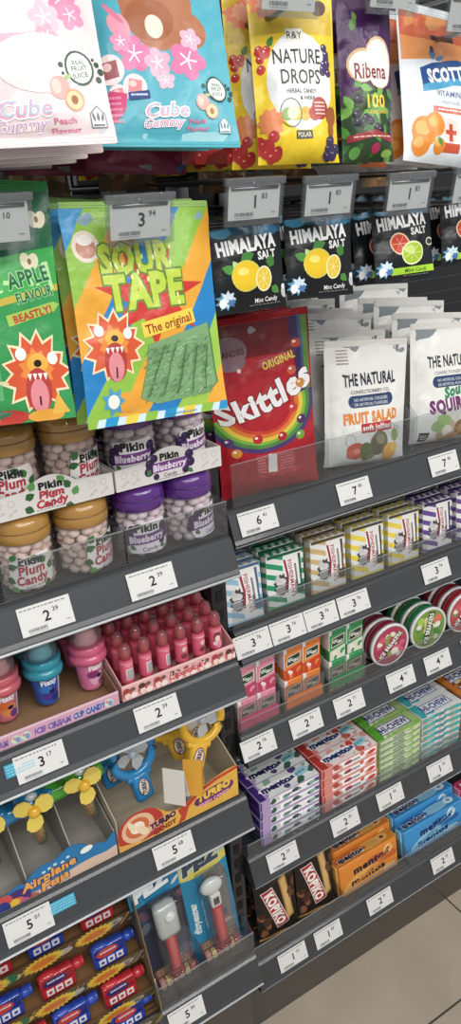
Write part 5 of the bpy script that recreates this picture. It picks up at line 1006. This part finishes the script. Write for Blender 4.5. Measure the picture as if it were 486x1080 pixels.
for r in range(4):
    y, z = ty[r]; z -= .3125
    S = MB(); S.box(X0, X1, y-.016, y+.030 if r else .055, z-.0030, z-.0012, mt('#8a6038', 'card')); S.build('tier_floor', t)
    a = Art(); a.rect(-150, 0, 150, 26, '#5a4a34')
    for q in range(26): rr = random.Random(q+r*40); u = rr.uniform(-140, 140); a.line([(u, 0), (u+16, 26)], 1.6, ['#d8c04a', '#3c6a3c', '#a8a890', '#7a3a2c'][q % 4])
    for cx in (-16-9.5, -96, 62-9.5):
        a.ell(cx+38, 12, 11, 12, '#2f7a4c'); a.ell(cx-28, 10, 12, 8, '#c8b85a' if cx < 0 else '#b8b8a4')
    a.ell(96, 14, 22, 9, '#b0a898', 8); a.text('candy', 96, 14, 7, '#6a5a5a', 30, 8, .1, .05)
    F = MB(); F.box(X0, X1, -.0006, .0006, 0, .024, mt('#6a5438', 'card')); art_flat(F, a, ((X0+X1)/2, -.0007, 0), (1, 0, 0), (0, 0, 1), (X1-X0)*1000-1, 24)
    T = Matrix.Translation((0, y-.017, z-.008)) @ Matrix.Rotation(math.radians(14), 4, 'X'); F.v = [T @ v for v in F.v]; tf = F.build('tier_front', t)
    for cx in (-19, -99, 61):
        rr = random.Random(r*7+cx); P = []
        for i in range(44): q = PI*i/22; k = (.72 if i % 2 else 1)*rr.uniform(.94, 1.06); P.append((cx/1000+.031*k*math.cos(q), .013+.0185*k*math.sin(q)))
        S = MB(); S.prism(P, -.0022, -.0012, mt('#ecc030', 'card'), 'y', T); e = Art(); e.burst(40, 20, 22, 12, '#ea8a2c', 16, .8, seed=r); e.dashes(40, 25, 30, 10, 2, '#d05a1c', 5)
        n0 = len(S.v); art_flat(S, e, (cx/1000-.040, -.00226, -.007), (1, 0, 0), (0, 0, 1), 160, 40); S.v = S.v[:n0]+[T @ v for v in S.v[n0:]]; S.build('burst_sign', t)
    if r: S = MB(); S.box(X0, X1, y+.028, y+.0295, z, ty[r-1][1]-.3125-.003, mt('#7a5634', 'card')); S.build('tier_back', t)
for x in (X0, X1): S = MB(); S.prism([(-.066, 0), (.055, 0), (.055, .225), (.004, .225), (-.066, .03)], x-.0008, x+.0008, mt('#7d6a4c', 'card'), 'x'); S.build('side_wall', t)
S = MB(); S.box(X0, X1, .055, .0565, 0, .225, mt('#6a4c30', 'card')); S.build('back_wall', t)

# ------------------------------------------------------------ blister cards with candy dispensers
def blister(label, loc, rot, round_head, top, side, bg):
    W, H = 86, 216
    t = thing('blister_card', label, 'candy dispenser card', loc, orient(*rot)); B = MB(); B.box(-W/2000, W/2000, 0, .0006, 0, H/1000, mt(bg, 'card'))
    a = Art(); a.rect(-W/2, 0, W/2, H, bg)
    if round_head:
        a.rect(-W/2, H-44, W/2, H, '#1f86b8'); a.text('PEZ', -6, H-20, 20, '#e8f0f4', 60, 8, .1, .09, out='#0f5a88', ow=.06); rd = random.Random(2)
        for q in range(14): a.ell(rd.uniform(-40, 40), rd.uniform(10, 165), rd.uniform(4, 14), rd.uniform(4, 12), ['#38384e', '#4a3a54', '#2c4a6c', '#6a4a5c', '#5a6a7c'][q % 5], rd.uniform(0, 90))
        a.ell(36, 186, 9, 3, '#c8d4dc', 40); a.ell(26, 60, 22, 34, '#4a4e64'); a.ell(30, 40, 14, 20, '#6a6a7c')
    else:
        a.rect(-W/2, 0, W/2, H, '#2088b4'); a.rect(-2, 10, W/2-8, H-46, '#8a8078'); rd = random.Random(7)
        for q in range(14): a.ell(rd.uniform(4, 30), rd.uniform(20, 150), rd.uniform(4, 10), rd.uniform(4, 10), ['#4a5a7a', '#a8705c', '#c8b8a8', '#6a4a4a', '#3a6a8a'][q % 5])
        a.ell(0, H-24, 54, 22, '#d8c850', 5); a.ell(-2, H-14, 50, 18, '#b8c8a0', 5); a.text('PEZ', -2, H-20, 22, '#3c4a5c', 64, 5, .15, .08, out='#d8d8b8', ow=.05)
        a.rect(-W/2+6, 50, -W/2+22, 120, '#2088b4'); a.text('dispenser', -W/2+14, 92, 11, '#dfe8ec', 62, 90, .1, .07)
    a.rect(-30, 4, 36, 40, '#b86a4a'); a.dashes(2, 38, 60, 14, 3, '#e8c8a8', 6)
    art_flat(B, a, (0, -.00003, 0), (1, 0, 0), (0, 0, 1), W, H); B.build('backing_card', t)
    x = .004 if round_head else .006
    S = MB(); S.box(x-.0085, x+.0085, -.018, -.004, .034, .112, mt('#c8282c', 'gloss'), .002); S.box(x-.0045, x+.0045, -.0188, -.017, .040, .106, mt('#e0565a', 'gloss'), .0008); S.box(x-.012, x+.012, -.020, -.002, .026, .037, mt('#b82026', 'gloss'), .003); S.build('dispenser_stem', t)
    Hd = MB(); wt = mt('#c9cbc8' if round_head else '#e4e4e2', 'gloss')
    if round_head:
        Hd.box(x-.019, x+.019, -.026, -.003, .108, .172, wt, .010); Hd.build('dispenser_head', t)
        E = MB(); E.blob((x+.003, -.026, .150), (.010, .006, .010), mt('#eef0ee', 'gloss'), None, 14); E.build('head_dome', t)
    else:
        Hd.box(x-.009, x+.009, -.018, -.004, .112, .136, wt, .002); Hd.box(x-.005, x+.005, -.0195, -.017, .117, .130, mt('#3a3c40', 'gloss'), .001)
        Hd.blob((x-.002, -.011, .150), (.020, .010, .015), wt, None, 20); Hd.build('dispenser_head', t)
    K = MB(); rd = random.Random(5)
    for q in range(6): K.box(-.028+.011*q, -.019+.011*q, -.012, -.003, .008, .024, mt(['#e8a090', '#f0c878', '#d8646a'][q % 3], 'matte'), .0015)
    K.build('candy_refills', t)['kind'] = 'stuff'
    C_ = MB(); C_.box(-.033, .037, -.030, -.0005, .006, .042, ACR, .004); C_.box(x-.024, x+.024, -.032, -.0005, .043, .178, ACR, .006); C_.build('blister_shell', t)
    return t
c1 = blister('dark blister card with pale headed red candy dispenser beside the tiered display', (.3375, -.022, .3125), (0, 6, -3), True, 0, 0, '#2c3046')
c2 = blister('blue and yellow blister card with red candy dispenser at the right end', (.4225, -.022, .3125), (-2, 6, -3), False, 0, 0, '#2088b4')
dup(c1, (.3395, .020, .3125), None, 'dark blister card standing behind the pale headed dispenser card'); dup(c2, (.4245, .020, .3125), None, 'blue blister card standing behind the right end dispenser card')
riser(.2925, .4685, -.058, .3125, .052, (.294, .381, .467), 'clear acrylic riser in front of the two blister cards', .09)
# thin cyan swatches with paler dashes on the strips
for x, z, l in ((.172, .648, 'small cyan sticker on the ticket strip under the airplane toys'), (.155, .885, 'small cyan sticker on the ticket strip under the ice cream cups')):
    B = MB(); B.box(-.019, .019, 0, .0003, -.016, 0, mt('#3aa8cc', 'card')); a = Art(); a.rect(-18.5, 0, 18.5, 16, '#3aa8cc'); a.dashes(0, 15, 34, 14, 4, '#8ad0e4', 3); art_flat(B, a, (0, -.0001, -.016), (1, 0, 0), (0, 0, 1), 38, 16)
    o = B.build('swatch'); o.location = (x, -.063-.0035, z-.004); o.rotation_euler = (math.radians(-22.5), 0, 0); tag(o, l, 'swatch')
dup(next(o for o in C.objects if o.name.startswith('ring_fan_toy') and 'blue' in o['label']), (.292, .040, .772), None, 'blue ring fan toy at the back left of the yellow tray')
